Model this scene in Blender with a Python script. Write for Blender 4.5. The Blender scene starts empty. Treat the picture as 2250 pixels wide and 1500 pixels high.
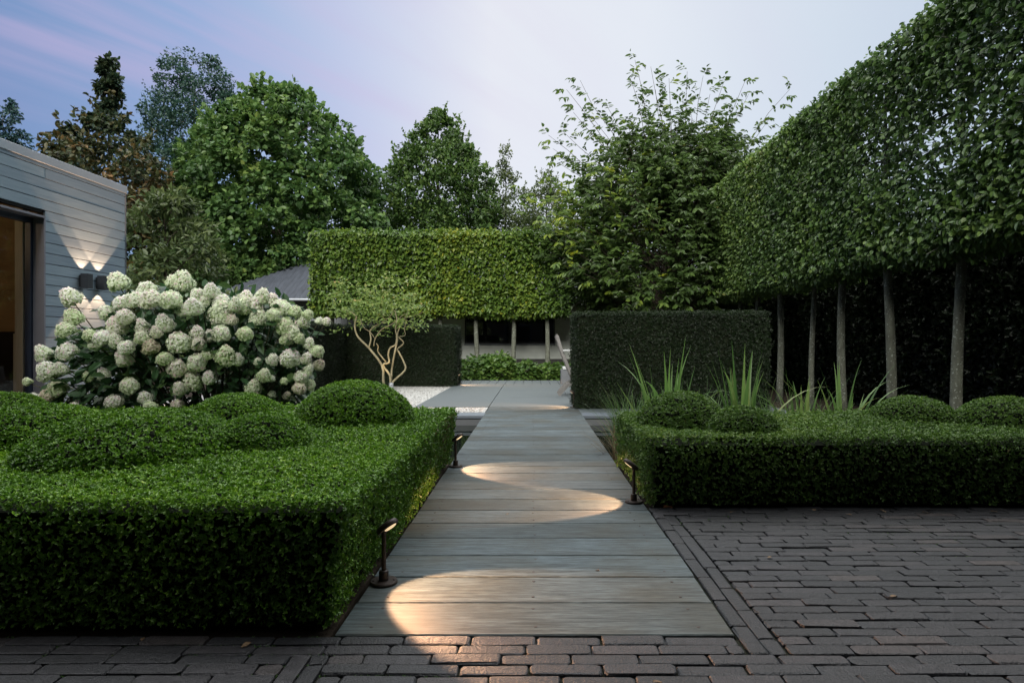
import bpy, math, random
import numpy as np
from mathutils import Vector, Matrix

R = math.radians
rng = np.random.default_rng(11)
random.seed(5)
scene = bpy.context.scene
COL = scene.collection

# ------------------------------------------------------------------ camera
cam_data = bpy.data.cameras.new("camera")
cam = bpy.data.objects.new("camera", cam_data)
COL.objects.link(cam)
cam.location = (0, 0, 0.95)
cam.rotation_euler = (R(90), 0, 0)
cam_data.sensor_width = 36
cam_data.lens = 21.6
cam_data.shift_x = -0.020
cam_data.shift_y = 0.0015
cam_data.clip_start = 0.05
cam_data.clip_end = 2000
scene.camera = cam

# ------------------------------------------------------------------ world (dusk sky)
world = bpy.data.worlds.new("World")
scene.world = world
world.use_nodes = True
wn, wl = world.node_tree.nodes, world.node_tree.links
wn.clear()


def node(nt, kind, **kw):
    n = nt.nodes.new(kind)
    for k, v in kw.items():
        if k.startswith("i_"):
            n.inputs[int(k[2:]) if k[2:].isdigit() else k[2:].replace("_", " ")].default_value = v
        else:
            setattr(n, k, v)
    return n


def ramp_set(rn, stops, interp="LINEAR"):
    cr = rn.color_ramp
    cr.interpolation = interp
    while len(cr.elements) > 1:
        cr.elements.remove(cr.elements[-1])
    cr.elements[0].position = stops[0][0]
    cr.elements[0].color = (*stops[0][1], 1)
    for p, c in stops[1:]:
        e = cr.elements.new(p)
        e.color = (*c, 1)


SKY_STRENGTH = 0.10          # Background strength on the Nishita sky, cloud veil is scaled by 1/SKY_STRENGTH below
wt = world.node_tree
out = node(wt, "ShaderNodeOutputWorld")
bg = node(wt, "ShaderNodeBackground")
bg.inputs["Strength"].default_value = SKY_STRENGTH
sky = node(wt, "ShaderNodeTexSky")
sky.sky_type = "NISHITA"
sky.sun_disc = False
sky.sun_elevation = R(33)
sky.sun_rotation = R(180 + 8)
tc = node(wt, "ShaderNodeTexCoord")
sep = node(wt, "ShaderNodeSeparateXYZ")
wl.new(tc.outputs["Generated"], sep.inputs[0])


def wmath(op, a, b=None, clamp=False):
    n = node(wt, "ShaderNodeMath")
    n.operation = op
    n.use_clamp = clamp
    for i, v in enumerate((a, b)):
        if v is None:
            continue
        if isinstance(v, (int, float)):
            n.inputs[i].default_value = v
        else:
            wl.new(v, n.inputs[i])
    return n.outputs[0]


def wrange(v, a, b, c, d):
    n = node(wt, "ShaderNodeMapRange")
    n.interpolation_type = "SMOOTHSTEP"
    wl.new(v, n.inputs[0])
    for i, x in enumerate((a, b, c, d)):
        n.inputs[i + 1].default_value = x
    return n.outputs[0]


# veil of dusk cloud: blue to the left, pale lilac-white ahead, pale blue to the right
azr = node(wt, "ShaderNodeValToRGB")
wl.new(wmath("MULTIPLY_ADD", sep.outputs[0], 0.5), azr.inputs[0])
azr.inputs[0].links[0].from_node.inputs[2].default_value = 0.5
ramp_set(azr, [(0.0, (0.10, 0.18, 0.34)), (0.17, (0.15, 0.26, 0.50)), (0.28, (0.28, 0.42, 0.68)), (0.37, (0.54, 0.60, 0.80)),
               (0.47, (0.80, 0.82, 0.89)), (0.58, (0.78, 0.82, 0.89)), (0.74, (0.60, 0.69, 0.80)), (0.85, (0.40, 0.52, 0.68)), (1.0, (0.30, 0.4, 0.55))])
# streaks on a flat cloud layer
zc = wmath("MAXIMUM", sep.outputs[2], 0.04)
cu = wmath("DIVIDE", sep.outputs[0], zc)
cv = wmath("DIVIDE", sep.outputs[1], zc)
cmb = node(wt, "ShaderNodeCombineXYZ")
wl.new(cu, cmb.inputs[0])
wl.new(cv, cmb.inputs[1])
mp = node(wt, "ShaderNodeMapping")
mp.vector_type = "TEXTURE"
mp.inputs["Rotation"].default_value = (0, 0, R(61))
mp.inputs["Scale"].default_value = (3.4, 0.62, 1)
wl.new(cmb.outputs[0], mp.inputs[0])
nz = node(wt, "ShaderNodeTexNoise")
nz.inputs["Scale"].default_value = 1.5
nz.inputs["Detail"].default_value = 5
nz.inputs["Roughness"].default_value = 0.5
wl.new(mp.outputs[0], nz.inputs["Vector"])
lil = node(wt, "ShaderNodeMix")
lil.data_type = "RGBA"
lil.inputs[7].default_value = (0.62, 0.48, 0.72, 1)
wl.new(azr.outputs[0], lil.inputs[6])
up = wrange(sep.outputs[2], 0.22, 0.44, 0.0, 1.0)
leftness = wrange(sep.outputs[0], -0.62, 0.22, 1.0, 0.10)
wl.new(wmath("MULTIPLY", wmath("MULTIPLY", wrange(nz.outputs[0], 0.36, 0.68, 0.0, 0.72), up), leftness), lil.inputs[0])
# horizon lift and a darker sky behind the photographer
hz = node(wt, "ShaderNodeMix")
hz.data_type = "RGBA"
hz.inputs[7].default_value = (0.62, 0.72, 0.83, 1)
wl.new(lil.outputs[2], hz.inputs[6])
wl.new(wmath("MULTIPLY", wrange(sep.outputs[2], 0.02, 0.30, 0.55, 0.0), wrange(sep.outputs[0], -0.6, 0.0, 0.25, 1.0)), hz.inputs[0])
over = wrange(sep.outputs[2], 0.50, 0.80, 1.0, 6.6)
front = wrange(sep.outputs[1], -0.28, 0.42, 0.06, 1.0)
gain = wmath("MULTIPLY", wmath("MULTIPLY", over, front), 0.90 / SKY_STRENGTH)
veil = node(wt, "ShaderNodeMix")
veil.data_type = "RGBA"
veil.blend_type = "MULTIPLY"
veil.inputs[0].default_value = 1

gc = node(wt, "ShaderNodeCombineColor")
for i in range(3):
    wl.new(gain, gc.inputs[i])
wl.new(gc.outputs[0], veil.inputs[7])
ovc = node(wt, "ShaderNodeMix")                     # thin bright cloud overhead is nearly white
ovc.data_type = "RGBA"
wl.new(wrange(sep.outputs[2], 0.48, 0.78, 0.0, 0.85), ovc.inputs[0])
wl.new(hz.outputs[2], ovc.inputs[6])
ovc.inputs[7].default_value = (0.70, 0.70, 0.66, 1)
fin = node(wt, "ShaderNodeMix")
wl.new(ovc.outputs[2], veil.inputs[6])
fin.data_type = "RGBA"
fin.inputs[0].default_value = 0.94
wl.new(sky.outputs[0], fin.inputs[6])
wl.new(veil.outputs[2], fin.inputs[7])
wl.new(fin.outputs[2], bg.inputs["Color"])
wl.new(bg.outputs[0], out.inputs[0])

# ------------------------------------------------------------------ soft dusk key light
sun_d = bpy.data.lights.new("sun", "SUN")
sun_d.energy = 3.6
sun_d.angle = R(30)
sun_d.color = (1.0, 0.96, 0.90)
sun = bpy.data.objects.new("sun", sun_d)
COL.objects.link(sun)
sun.rotation_euler = (R(57), 0, R(-8))

# ------------------------------------------------------------------ exposure and engine
scene.view_settings.view_transform = "Standard"
scene.view_settings.look = "None"
scene.view_settings.exposure = 0.22
scene.view_settings.gamma = 1
scene.render.engine = "CYCLES"
scene.cycles.use_denoising = True
scene.cycles.max_bounces = 6
scene.cycles.diffuse_bounces = 3
scene.cycles.glossy_bounces = 3
scene.cycles.transmission_bounces = 4
scene.cycles.transparent_max_bounces = 8
scene.cycles.caustics_reflective = False
scene.cycles.caustics_refractive = False
scene.cycles.sample_clamp_indirect = 4


# ================================================================== helpers
def tag(o, label=None, cat=None, group=None, kind=None):
    if label:
        o["label"] = label
    if cat:
        o["category"] = cat
    if group:
        o["group"] = group
    if kind:
        o["kind"] = kind
    return o


def thing(name, label, cat, loc=(0, 0, 0), rz=0, group=None):
    o = bpy.data.objects.new(name, None)
    COL.objects.link(o)
    o.location = loc
    o.rotation_euler = (0, 0, rz)
    o.empty_display_size = 0.1
    return tag(o, label, cat, group)


def copy_tree(o, parent=None):
    c = o.copy()
    COL.objects.link(c)
    c.parent = parent
    for ch in list(o.children):
        copy_tree(ch, c)
    return c


class MB:
    """Collects polygons of several materials and links them as one mesh object."""

    def __init__(self):
        self.v, self.f, self.m, self.a = [], [], [], []
        self.n = 0

    def add(self, V, F, mat=0, attr=None):
        V = np.asarray(V, dtype=np.float32).reshape(-1, 3)
        F = np.asarray(F, dtype=np.int32)
        self.v.append(V)
        self.f.append(F + self.n)
        self.m.append(np.full(len(F), mat, dtype=np.int32))
        if attr is None:
            attr = np.full(len(F), 0.5, dtype=np.float32)
        self.a.append(np.broadcast_to(np.asarray(attr, dtype=np.float32), (len(F),)))
        self.n += len(V)
        return self

    def box(self, x0, x1, y0, y1, z0, z1, mat=0, bev=0.0, attr=None):
        if bev <= 0:
            V = [(x, y, z) for z in (z0, z1) for y in (y0, y1) for x in (x0, x1)]
            F = [(0, 2, 3, 1), (4, 5, 7, 6), (0, 1, 5, 4), (2, 6, 7, 3), (0, 4, 6, 2), (1, 3, 7, 5)]
            return self.add(V, F, mat, attr)
        b = min(bev, (x1 - x0) * .45, (y1 - y0) * .45, (z1 - z0) * .45)
        # three nested sets of vertices: each corner has 3
        V, idx = [], {}
        xs, ys, zs = (x0, x1), (y0, y1), (z0, z1)
        for i in (0, 1):
            for j in (0, 1):
                for k in (0, 1):
                    sx, sy, sz = (1 - 2 * i) * b, (1 - 2 * j) * b, (1 - 2 * k) * b
                    for ax in range(3):
                        p = [xs[i] + sx, ys[j] + sy, zs[k] + sz]
                        p[ax] = (xs[i], ys[j], zs[k])[ax]
                        idx[(i, j, k, ax)] = len(V)
                        V.append(p)
        Q, T = [], []
        for i in (0, 1):
            q = [idx[(i, 0, 0, 0)], idx[(i, 1, 0, 0)], idx[(i, 1, 1, 0)], idx[(i, 0, 1, 0)]]
            Q.append(q if i else q[::-1])
            q = [idx[(0, i, 0, 1)], idx[(1, i, 0, 1)], idx[(1, i, 1, 1)], idx[(0, i, 1, 1)]]
            Q.append(q[::-1] if i else q)
            q = [idx[(0, 0, i, 2)], idx[(1, 0, i, 2)], idx[(1, 1, i, 2)], idx[(0, 1, i, 2)]]
            Q.append(q if i else q[::-1])
        for j in (0, 1):
            for k in (0, 1):
                q = [idx[(0, j, k, 1)], idx[(1, j, k, 1)], idx[(1, j, k, 2)], idx[(0, j, k, 2)]]
                Q.append(q if (j ^ k) else q[::-1])
                q = [idx[(j, 0, k, 0)], idx[(j, 1, k, 0)], idx[(j, 1, k, 2)], idx[(j, 0, k, 2)]]
                Q.append(q[::-1] if (j ^ k) else q)
                q = [idx[(j, k, 0, 0)], idx[(j, k, 1, 0)], idx[(j, k, 1, 1)], idx[(j, k, 0, 1)]]
                Q.append(q if (j ^ k) else q[::-1])
        for i in (0, 1):
            for j in (0, 1):
                for k in (0, 1):
                    t = [idx[(i, j, k, a)] for a in range(3)]
                    T.append(t)
        base = self.n
        self.add(V, Q, mat, attr)
        self.f.append(np.asarray(T, dtype=np.int32) + base)
        self.m.append(np.full(len(T), mat, dtype=np.int32))
        self.a.append(np.full(len(T), 0.5 if attr is None else float(np.mean(attr)), dtype=np.float32))
        return self

    def tube(self, pts, rad, sides=8, mat=0, cap=True, attr=None):
        pts = [Vector(p) for p in pts]
        n = len(pts)
        if not hasattr(rad, "__len__"):
            rad = [rad] * n
        up = Vector((0.31, 0.77, 0.2))
        V, F = [], []
        prev = None
        for i, p in enumerate(pts):
            d = (pts[min(i + 1, n - 1)] - pts[max(i - 1, 0)])
            if d.length < 1e-9:
                d = Vector((0, 0, 1))
            d.normalize()
            if prev is None:
                a = d.cross(up)
                if a.length < 1e-3:
                    a = d.cross(Vector((1, 0, 0)))
            else:
                a = prev - d * prev.dot(d)
            a.normalize()
            prev = a
            b = d.cross(a)
            for s in range(sides):
                t = 2 * math.pi * s / sides
                V.append(p + (a * math.cos(t) + b * math.sin(t)) * rad[i])
        for i in range(n - 1):
            for s in range(sides):
                s2 = (s + 1) % sides
                F.append((i * sides + s, i * sides + s2, (i + 1) * sides + s2, (i + 1) * sides + s))
        self.add([tuple(v) for v in V], F, mat, attr)
        if cap:
            base = self.n - len(V)
            for ring, rev in ((0, True), (n - 1, False)):
                ids = [base + ring * sides + s for s in range(sides)]
                f = np.asarray([ids[::-1] if rev else ids], dtype=np.int32)
                self.f.append(f)
                self.m.append(np.array([mat], dtype=np.int32))
                self.a.append(np.array([0.5], dtype=np.float32))
        return self

    def lathe(self, prof, sides=24, mat=0, M=None, attr=None):
        """prof: list of (radius, height) from bottom to top about +Z, M an optional matrix."""
        V, F = [], []
        for r, h in prof:
            for s in range(sides):
                t = 2 * math.pi * s / sides
                p = Vector((r * math.cos(t), r * math.sin(t), h))
                V.append(tuple(M @ p if M else p))
        for i in range(len(prof) - 1):
            for s in range(sides):
                s2 = (s + 1) % sides
                F.append((i * sides + s, i * sides + s2, (i + 1) * sides + s2, (i + 1) * sides + s))
        self.add(V, F, mat, attr)
        base = self.n - len(V)
        for ring, rev in ((0, True), (len(prof) - 1, False)):
            ids = [base + ring * sides + s for s in range(sides)]
            self.f.append(np.asarray([ids[::-1] if rev else ids], dtype=np.int32))
            self.m.append(np.array([mat], dtype=np.int32))
            self.a.append(np.array([0.5], dtype=np.float32))
        return self

    def mesh(self, name, mats, smooth=False):
        me = bpy.data.meshes.new(name)
        V = np.concatenate(self.v)
        me.vertices.add(len(V))
        me.vertices.foreach_set("co", V.ravel())
        sizes = np.concatenate([np.full(len(f), f.shape[1], dtype=np.int32) for f in self.f])
        loops = np.concatenate([f.ravel() for f in self.f])
        me.loops.add(len(loops))
        me.loops.foreach_set("vertex_index", loops)
        me.polygons.add(len(sizes))
        starts = np.concatenate(([0], np.cumsum(sizes)[:-1])).astype(np.int32)
        me.polygons.foreach_set("loop_start", starts)
        me.polygons.foreach_set("material_index", np.concatenate(self.m))
        me.polygons.foreach_set("use_smooth", np.full(len(sizes), bool(smooth)))
        at = me.attributes.new("tint", "FLOAT", "FACE")
        at.data.foreach_set("value", np.concatenate(self.a).astype(np.float32))
        for m in (mats if isinstance(mats, (list, tuple)) else [mats]):
            me.materials.append(m)
        me.update(calc_edges=True)
        return me

    def build(self, name, mats, parent=None, smooth=False, loc=None):
        o = bpy.data.objects.new(name, self.mesh(name, mats, smooth))
        COL.objects.link(o)
        if parent:
            o.parent = parent
        if loc:
            o.location = loc
        return o


# ================================================================== materials
def new_mat(name):
    m = bpy.data.materials.new(name)
    m.use_nodes = True
    nt = m.node_tree
    nt.nodes.clear()
    o = node(nt, "ShaderNodeOutputMaterial")
    b = node(nt, "ShaderNodeBsdfPrincipled")
    nt.links.new(b.outputs[0], o.inputs[0])
    return m, nt, b


def simple(name, col, rough=0.6, metal=0.0, var=0.15, scale=8.0, bump=0.0, bscale=60.0, spec=0.5, stretch=(1, 1, 1), detail=5):
    m, nt, b = new_mat(name)
    t = node(nt, "ShaderNodeTexCoord")
    mp = node(nt, "ShaderNodeMapping")
    mp.inputs["Scale"].default_value = stretch
    nt.links.new(t.outputs["Object"], mp.inputs[0])
    n = node(nt, "ShaderNodeTexNoise")
    n.inputs["Scale"].default_value = scale
    n.inputs["Detail"].default_value = detail
    nt.links.new(mp.outputs[0], n.inputs["Vector"])
    r = node(nt, "ShaderNodeValToRGB")
    c = np.array(col)
    ramp_set(r, [(0.25, tuple(c * (1 - var))), (0.75, tuple(np.minimum(c * (1 + var), 1)))])
    nt.links.new(n.outputs[0], r.inputs[0])
    nt.links.new(r.outputs[0], b.inputs["Base Color"])
    b.inputs["Roughness"].default_value = rough
    b.inputs["Metallic"].default_value = metal
    b.inputs["Specular IOR Level"].default_value = spec
    if bump > 0:
        n2 = node(nt, "ShaderNodeTexNoise")
        n2.inputs["Scale"].default_value = bscale
        n2.inputs["Detail"].default_value = 4
        nt.links.new(mp.outputs[0], n2.inputs["Vector"])
        bp = node(nt, "ShaderNodeBump")
        bp.inputs["Strength"].default_value = bump
        bp.inputs["Distance"].default_value = 0.01
        nt.links.new(n2.outputs[0], bp.inputs["Height"])
        nt.links.new(bp.outputs[0], b.inputs["Normal"])
    return m


def leaf_mat(name, stops, rough=0.42, trans=0.22, spec=0.45):
    """Leaf: colour follows each leaf's own tint value, a little light passes through."""
    m, nt, b = new_mat(name)
    at = node(nt, "ShaderNodeAttribute")
    at.attribute_name = "tint"
    r = node(nt, "ShaderNodeValToRGB")
    ramp_set(r, stops)
    nt.links.new(at.outputs["Fac"], r.inputs[0])
    nt.links.new(r.outputs[0], b.inputs["Base Color"])
    b.inputs["Roughness"].default_value = rough
    b.inputs["Specular IOR Level"].default_value = spec
    tr = node(nt, "ShaderNodeBsdfTranslucent")
    hs = node(nt, "ShaderNodeHueSaturation")
    hs.inputs["Value"].default_value = 1.5
    nt.links.new(r.outputs[0], hs.inputs["Color"])
    nt.links.new(hs.outputs[0], tr.inputs[0])
    mx = node(nt, "ShaderNodeMixShader")
    mx.inputs[0].default_value = trans
    o = [n for n in nt.nodes if n.type == "OUTPUT_MATERIAL"][0]
    nt.links.new(b.outputs[0], mx.inputs[1])
    nt.links.new(tr.outputs[0], mx.inputs[2])
    nt.links.new(mx.outputs[0], o.inputs[0])
    return m


def emit(name, col, s):
    m, nt, b = new_mat(name)
    b.inputs["Base Color"].default_value = (0.8, 0.7, 0.5, 1)
    b.inputs["Emission Color"].default_value = (*col, 1)
    b.inputs["Emission Strength"].default_value = s
    return m


M = {}
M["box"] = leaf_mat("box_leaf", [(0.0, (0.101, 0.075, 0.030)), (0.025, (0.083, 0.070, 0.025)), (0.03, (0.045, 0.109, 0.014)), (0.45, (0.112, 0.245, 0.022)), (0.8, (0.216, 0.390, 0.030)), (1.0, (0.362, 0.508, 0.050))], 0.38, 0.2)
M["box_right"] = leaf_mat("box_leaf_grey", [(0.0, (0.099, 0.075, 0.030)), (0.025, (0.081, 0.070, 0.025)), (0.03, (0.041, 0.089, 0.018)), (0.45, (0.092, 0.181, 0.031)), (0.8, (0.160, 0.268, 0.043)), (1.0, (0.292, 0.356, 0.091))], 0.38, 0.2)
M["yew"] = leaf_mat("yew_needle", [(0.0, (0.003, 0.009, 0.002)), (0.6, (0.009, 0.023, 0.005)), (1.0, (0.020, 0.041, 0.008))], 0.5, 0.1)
M["core"] = simple("hedge_inside", (0.010, 0.013, 0.007), 0.95, var=0.5, scale=25, spec=0.1)
M["hornbeam"] = leaf_mat("hornbeam_leaf", [(0.0, (0.038, 0.080, 0.018)), (0.4, (0.090, 0.168, 0.028)), (0.75, (0.182, 0.262, 0.035)), (1.0, (0.379, 0.349, 0.039))], 0.45, 0.25)
M["lime"] = leaf_mat("lime_leaf", [(0.0, (0.032, 0.074, 0.022)), (0.45, (0.089, 0.162, 0.040)), (0.8, (0.168, 0.256, 0.054)), (1.0, (0.280, 0.282, 0.079))], 0.45, 0.2)
M["sycamore"] = leaf_mat("sycamore_leaf", [(0.0, (0.032, 0.078, 0.024)), (0.45, (0.080, 0.164, 0.047)), (0.8, (0.163, 0.266, 0.064)), (1.0, (0.272, 0.343, 0.080))], 0.5, 0.25)
M["birch"] = leaf_mat("birch_leaf", [(0.0, (0.020, 0.055, 0.041)), (0.5, (0.041, 0.103, 0.072)), (1.0, (0.097, 0.177, 0.113))], 0.5, 0.2)
M["brown"] = leaf_mat("brown_green_leaf", [(0.0, (0.028, 0.057, 0.034)), (0.4, (0.062, 0.086, 0.034)), (0.7, (0.133, 0.095, 0.034)), (1.0, (0.234, 0.129, 0.046))], 0.5, 0.2)
M["bluegreen"] = leaf_mat("far_leaf", [(0.0, (0.016, 0.048, 0.055)), (0.5, (0.036, 0.089, 0.090)), (1.0, (0.072, 0.145, 0.129))], 0.55, 0.2)
M["olive"] = leaf_mat("olive_leaf", [(0.0, (0.039, 0.070, 0.022)), (0.5, (0.094, 0.133, 0.044)), (1.0, (0.203, 0.234, 0.078))], 0.5, 0.25)
M["oak"] = leaf_mat("oak_leaf", [(0.0, (0.026, 0.068, 0.017)), (0.5, (0.076, 0.147, 0.034)), (1.0, (0.178, 0.254, 0.051))], 0.5, 0.2)
M["walnut"] = leaf_mat("walnut_leaf", [(0.0, (0.031, 0.062, 0.018)), (0.35, (0.061, 0.107, 0.030)), (0.62, (0.107, 0.183, 0.042)), (0.85, (0.237, 0.315, 0.036)), (1.0, (0.411, 0.418, 0.030))], 0.42, 0.28)
M["maple"] = leaf_mat("ornamental_leaf", [(0.0, (0.082, 0.145, 0.037)), (0.5, (0.194, 0.293, 0.073)), (0.85, (0.324, 0.350, 0.122)), (1.0, (0.421, 0.350, 0.146))], 0.5, 0.3)
M["hydra_leaf"] = leaf_mat("hydrangea_leaf", [(0.0, (0.014, 0.041, 0.016)), (0.6, (0.038, 0.097, 0.035)), (1.0, (0.095, 0.162, 0.047))], 0.4, 0.2)
M["petal"] = leaf_mat("hydrangea_petal", [(0.0, (0.244, 0.333, 0.119)), (0.35, (0.513, 0.618, 0.355)), (0.7, (0.806, 0.841, 0.741)), (0.9, (0.900, 0.900, 0.900)), (1.0, (0.806, 0.618, 0.694))], 0.6, 0.25, 0.2)
_nt = M["petal"].node_tree
_r = [n for n in _nt.nodes if n.type == "VALTORGB"][0]
_oi = node(_nt, "ShaderNodeObjectInfo")                      # each head has its own age: fresh green, cream or fading to tan
_ag = node(_nt, "ShaderNodeValToRGB")
ramp_set(_ag, [(0.0, (0.84, 0.92, 0.70)), (0.2, (0.98, 1.02, 0.90)), (0.6, (1.06, 1.06, 1.06)), (0.92, (1.05, 1.02, 0.98)), (1.0, (0.92, 0.84, 0.74))])
_mx = node(_nt, "ShaderNodeMix")
_mx.data_type = "RGBA"
_mx.blend_type = "MULTIPLY"
_mx.inputs[0].default_value = 1
_nt.links.new(_oi.outputs["Random"], _ag.inputs[0])
_nt.links.new(_r.outputs[0], _mx.inputs[6])
_nt.links.new(_ag.outputs[0], _mx.inputs[7])
_nt.links.new(_mx.outputs[2], [n for n in _nt.nodes if n.type == "BSDF_PRINCIPLED"][0].inputs["Base Color"])
_nt.links.new(_mx.outputs[2], [n for n in _nt.nodes if n.type == "HUE_SAT"][0].inputs["Color"])
M["perennial"] = leaf_mat("perennial_leaf", [(0.0, (0.03, 0.07, 0.015)), (0.5, (0.08, 0.16, 0.03)), (1.0, (0.17, 0.25, 0.05))], 0.45, 0.25)
M["iris"] = leaf_mat("iris_blade", [(0.0, (0.05, 0.12, 0.03)), (0.6, (0.13, 0.24, 0.06)), (1.0, (0.26, 0.30, 0.10))], 0.45, 0.3)
M["grass"] = leaf_mat("grass_blade", [(0.0, (0.03, 0.08, 0.02)), (0.6, (0.08, 0.16, 0.04)), (1.0, (0.16, 0.20, 0.07))], 0.5, 0.25)
M["dry"] = leaf_mat("dry_grass_blade", [(0.0, (0.06, 0.05, 0.025)), (0.6, (0.15, 0.11, 0.06)), (1.0, (0.24, 0.19, 0.11))], 0.6, 0.2)
M["bark"] = simple("bark", (0.085, 0.072, 0.055), 0.9, var=0.45, scale=14, bump=0.8, bscale=40, spec=0.2, stretch=(1, 1, 0.25))
M["soil"] = simple("soil", (0.035, 0.027, 0.020), 0.95, var=0.5, scale=9, bump=1.0, bscale=30, spec=0.1)
M["mortar"] = simple("joint_sand", (0.022, 0.024, 0.016), 0.95, var=0.5, scale=12, bump=0.6, bscale=90, spec=0.1)
M["black_metal"] = simple("black_metal", (0.020, 0.020, 0.022), 0.45, 0.3, var=0.2, scale=20, bump=0.05)
M["bronze_metal"] = simple("brown_black_metal", (0.036, 0.026, 0.022), 0.5, 0.35, var=0.25, scale=30, bump=0.06, bscale=120)
M["lamp_box"] = simple("anthracite_metal", (0.045, 0.052, 0.062), 0.5, 0.2, var=0.1, scale=20)
M["fascia"] = simple("zinc_fascia", (0.42, 0.46, 0.50), 0.45, 0.35, var=0.06, scale=3)
M["reveal"] = simple("grey_reveal_paint", (0.20, 0.21, 0.25), 0.55, var=0.08, scale=6)
M["frame"] = simple("dark_blue_window_frame", (0.035, 0.05, 0.085), 0.4, var=0.1)
M["slat_dark"] = simple("dark_timber", (0.022, 0.021, 0.021), 0.7, var=0.3, scale=10, stretch=(1, 1, 6))
M["cladding_grey"] = simple("grey_siding", (0.26, 0.28, 0.30), 0.65, var=0.12, scale=5, stretch=(6, 1, 0.6))
M["plinth"] = simple("dark_plinth", (0.055, 0.055, 0.05), 0.85, var=0.3, scale=5, bump=0.3)
M["coping"] = simple("bluestone", (0.13, 0.155, 0.185), 0.5, var=0.12, scale=8, bump=0.1, bscale=90)
M["interior_dark"] = simple("black_lacquer", (0.012, 0.012, 0.013), 0.4, var=0.2)
M["interior_cream"] = simple("cream_panel", (0.52, 0.46, 0.32), 0.6, var=0.06)
M["interior_tan"] = simple("tan_panel", (0.42, 0.28, 0.14), 0.6, var=0.1)
M["oak_post"] = simple("pale_oak_post", (0.42, 0.38, 0.28), 0.6, var=0.12, scale=10, stretch=(6, 6, 0.4))
M["plaster"] = simple("brown_plaster", (0.34, 0.24, 0.13), 0.85, var=0.35, scale=2.2, bump=0.3, bscale=20, stretch=(1, 1, 2))
M["room_floor"] = simple("room_floor", (0.06, 0.05, 0.04), 0.5, var=0.2)
M["teak"] = simple("weathered_teak", (0.19, 0.185, 0.175), 0.65, var=0.22, scale=18, stretch=(1, 8, 1), bump=0.15)
M["pale_stone"] = simple("pale_stone", (0.48, 0.50, 0.50), 0.6, var=0.08)
M["grey_block"] = simple("grey_concrete_block", (0.13, 0.14, 0.15), 0.75, var=0.12, bump=0.1)
M["white_metal"] = simple("pale_metal", (0.45, 0.48, 0.52), 0.4, 0.4, var=0.05)
M["glow"] = emit("lamp_glow", (1.0, 0.74, 0.42), 0.75)
M["stem"] = simple("green_brown_stem", (0.06, 0.06, 0.03), 0.8, var=0.3)


def trunk_mat(name, base, lich, amount):
    m, nt, b = new_mat(name)
    t = node(nt, "ShaderNodeTexCoord")
    mp = node(nt, "ShaderNodeMapping")
    mp.inputs["Scale"].default_value = (1, 1, 0.35)
    nt.links.new(t.outputs["Object"], mp.inputs[0])
    n = node(nt, "ShaderNodeTexNoise")
    n.inputs["Scale"].default_value = 16
    n.inputs["Detail"].default_value = 6
    nt.links.new(mp.outputs[0], n.inputs["Vector"])
    r = node(nt, "ShaderNodeValToRGB")
    c = np.array(base)
    ramp_set(r, [(0.3, tuple(c * 0.6)), (0.7, tuple(c * 1.35))])
    nt.links.new(n.outputs[0], r.inputs[0])
    n2 = node(nt, "ShaderNodeTexNoise")
    n2.inputs["Scale"].default_value = 34
    n2.inputs["Detail"].default_value = 2
    nt.links.new(t.outputs["Object"], n2.inputs["Vector"])
    r2 = node(nt, "ShaderNodeValToRGB")
    ramp_set(r2, [(amount, (0, 0, 0)), (amount + 0.05, (1, 1, 1))])
    nt.links.new(n2.outputs[0], r2.inputs[0])
    mx = node(nt, "ShaderNodeMix")
    mx.data_type = "RGBA"
    nt.links.new(r2.outputs[0], mx.inputs[0])
    nt.links.new(r.outputs[0], mx.inputs[6])
    mx.inputs[7].default_value = (*lich, 1)
    nt.links.new(mx.outputs[2], b.inputs["Base Color"])
    b.inputs["Roughness"].default_value = 0.85
    b.inputs["Specular IOR Level"].default_value = 0.2
    bp = node(nt, "ShaderNodeBump")
    bp.inputs["Strength"].default_value = 0.5
    bp.inputs["Distance"].default_value = 0.01
    nt.links.new(n.outputs[0], bp.inputs["Height"])
    nt.links.new(bp.outputs[0], b.inputs["Normal"])
    return m


M["grey_trunk"] = trunk_mat("lichened_grey_bark", (0.125, 0.135, 0.105), (0.36, 0.40, 0.35), 0.62)
M["pale_trunk"] = trunk_mat("pale_smooth_bark", (0.27, 0.24, 0.15), (0.40, 0.37, 0.26), 0.68)


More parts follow.
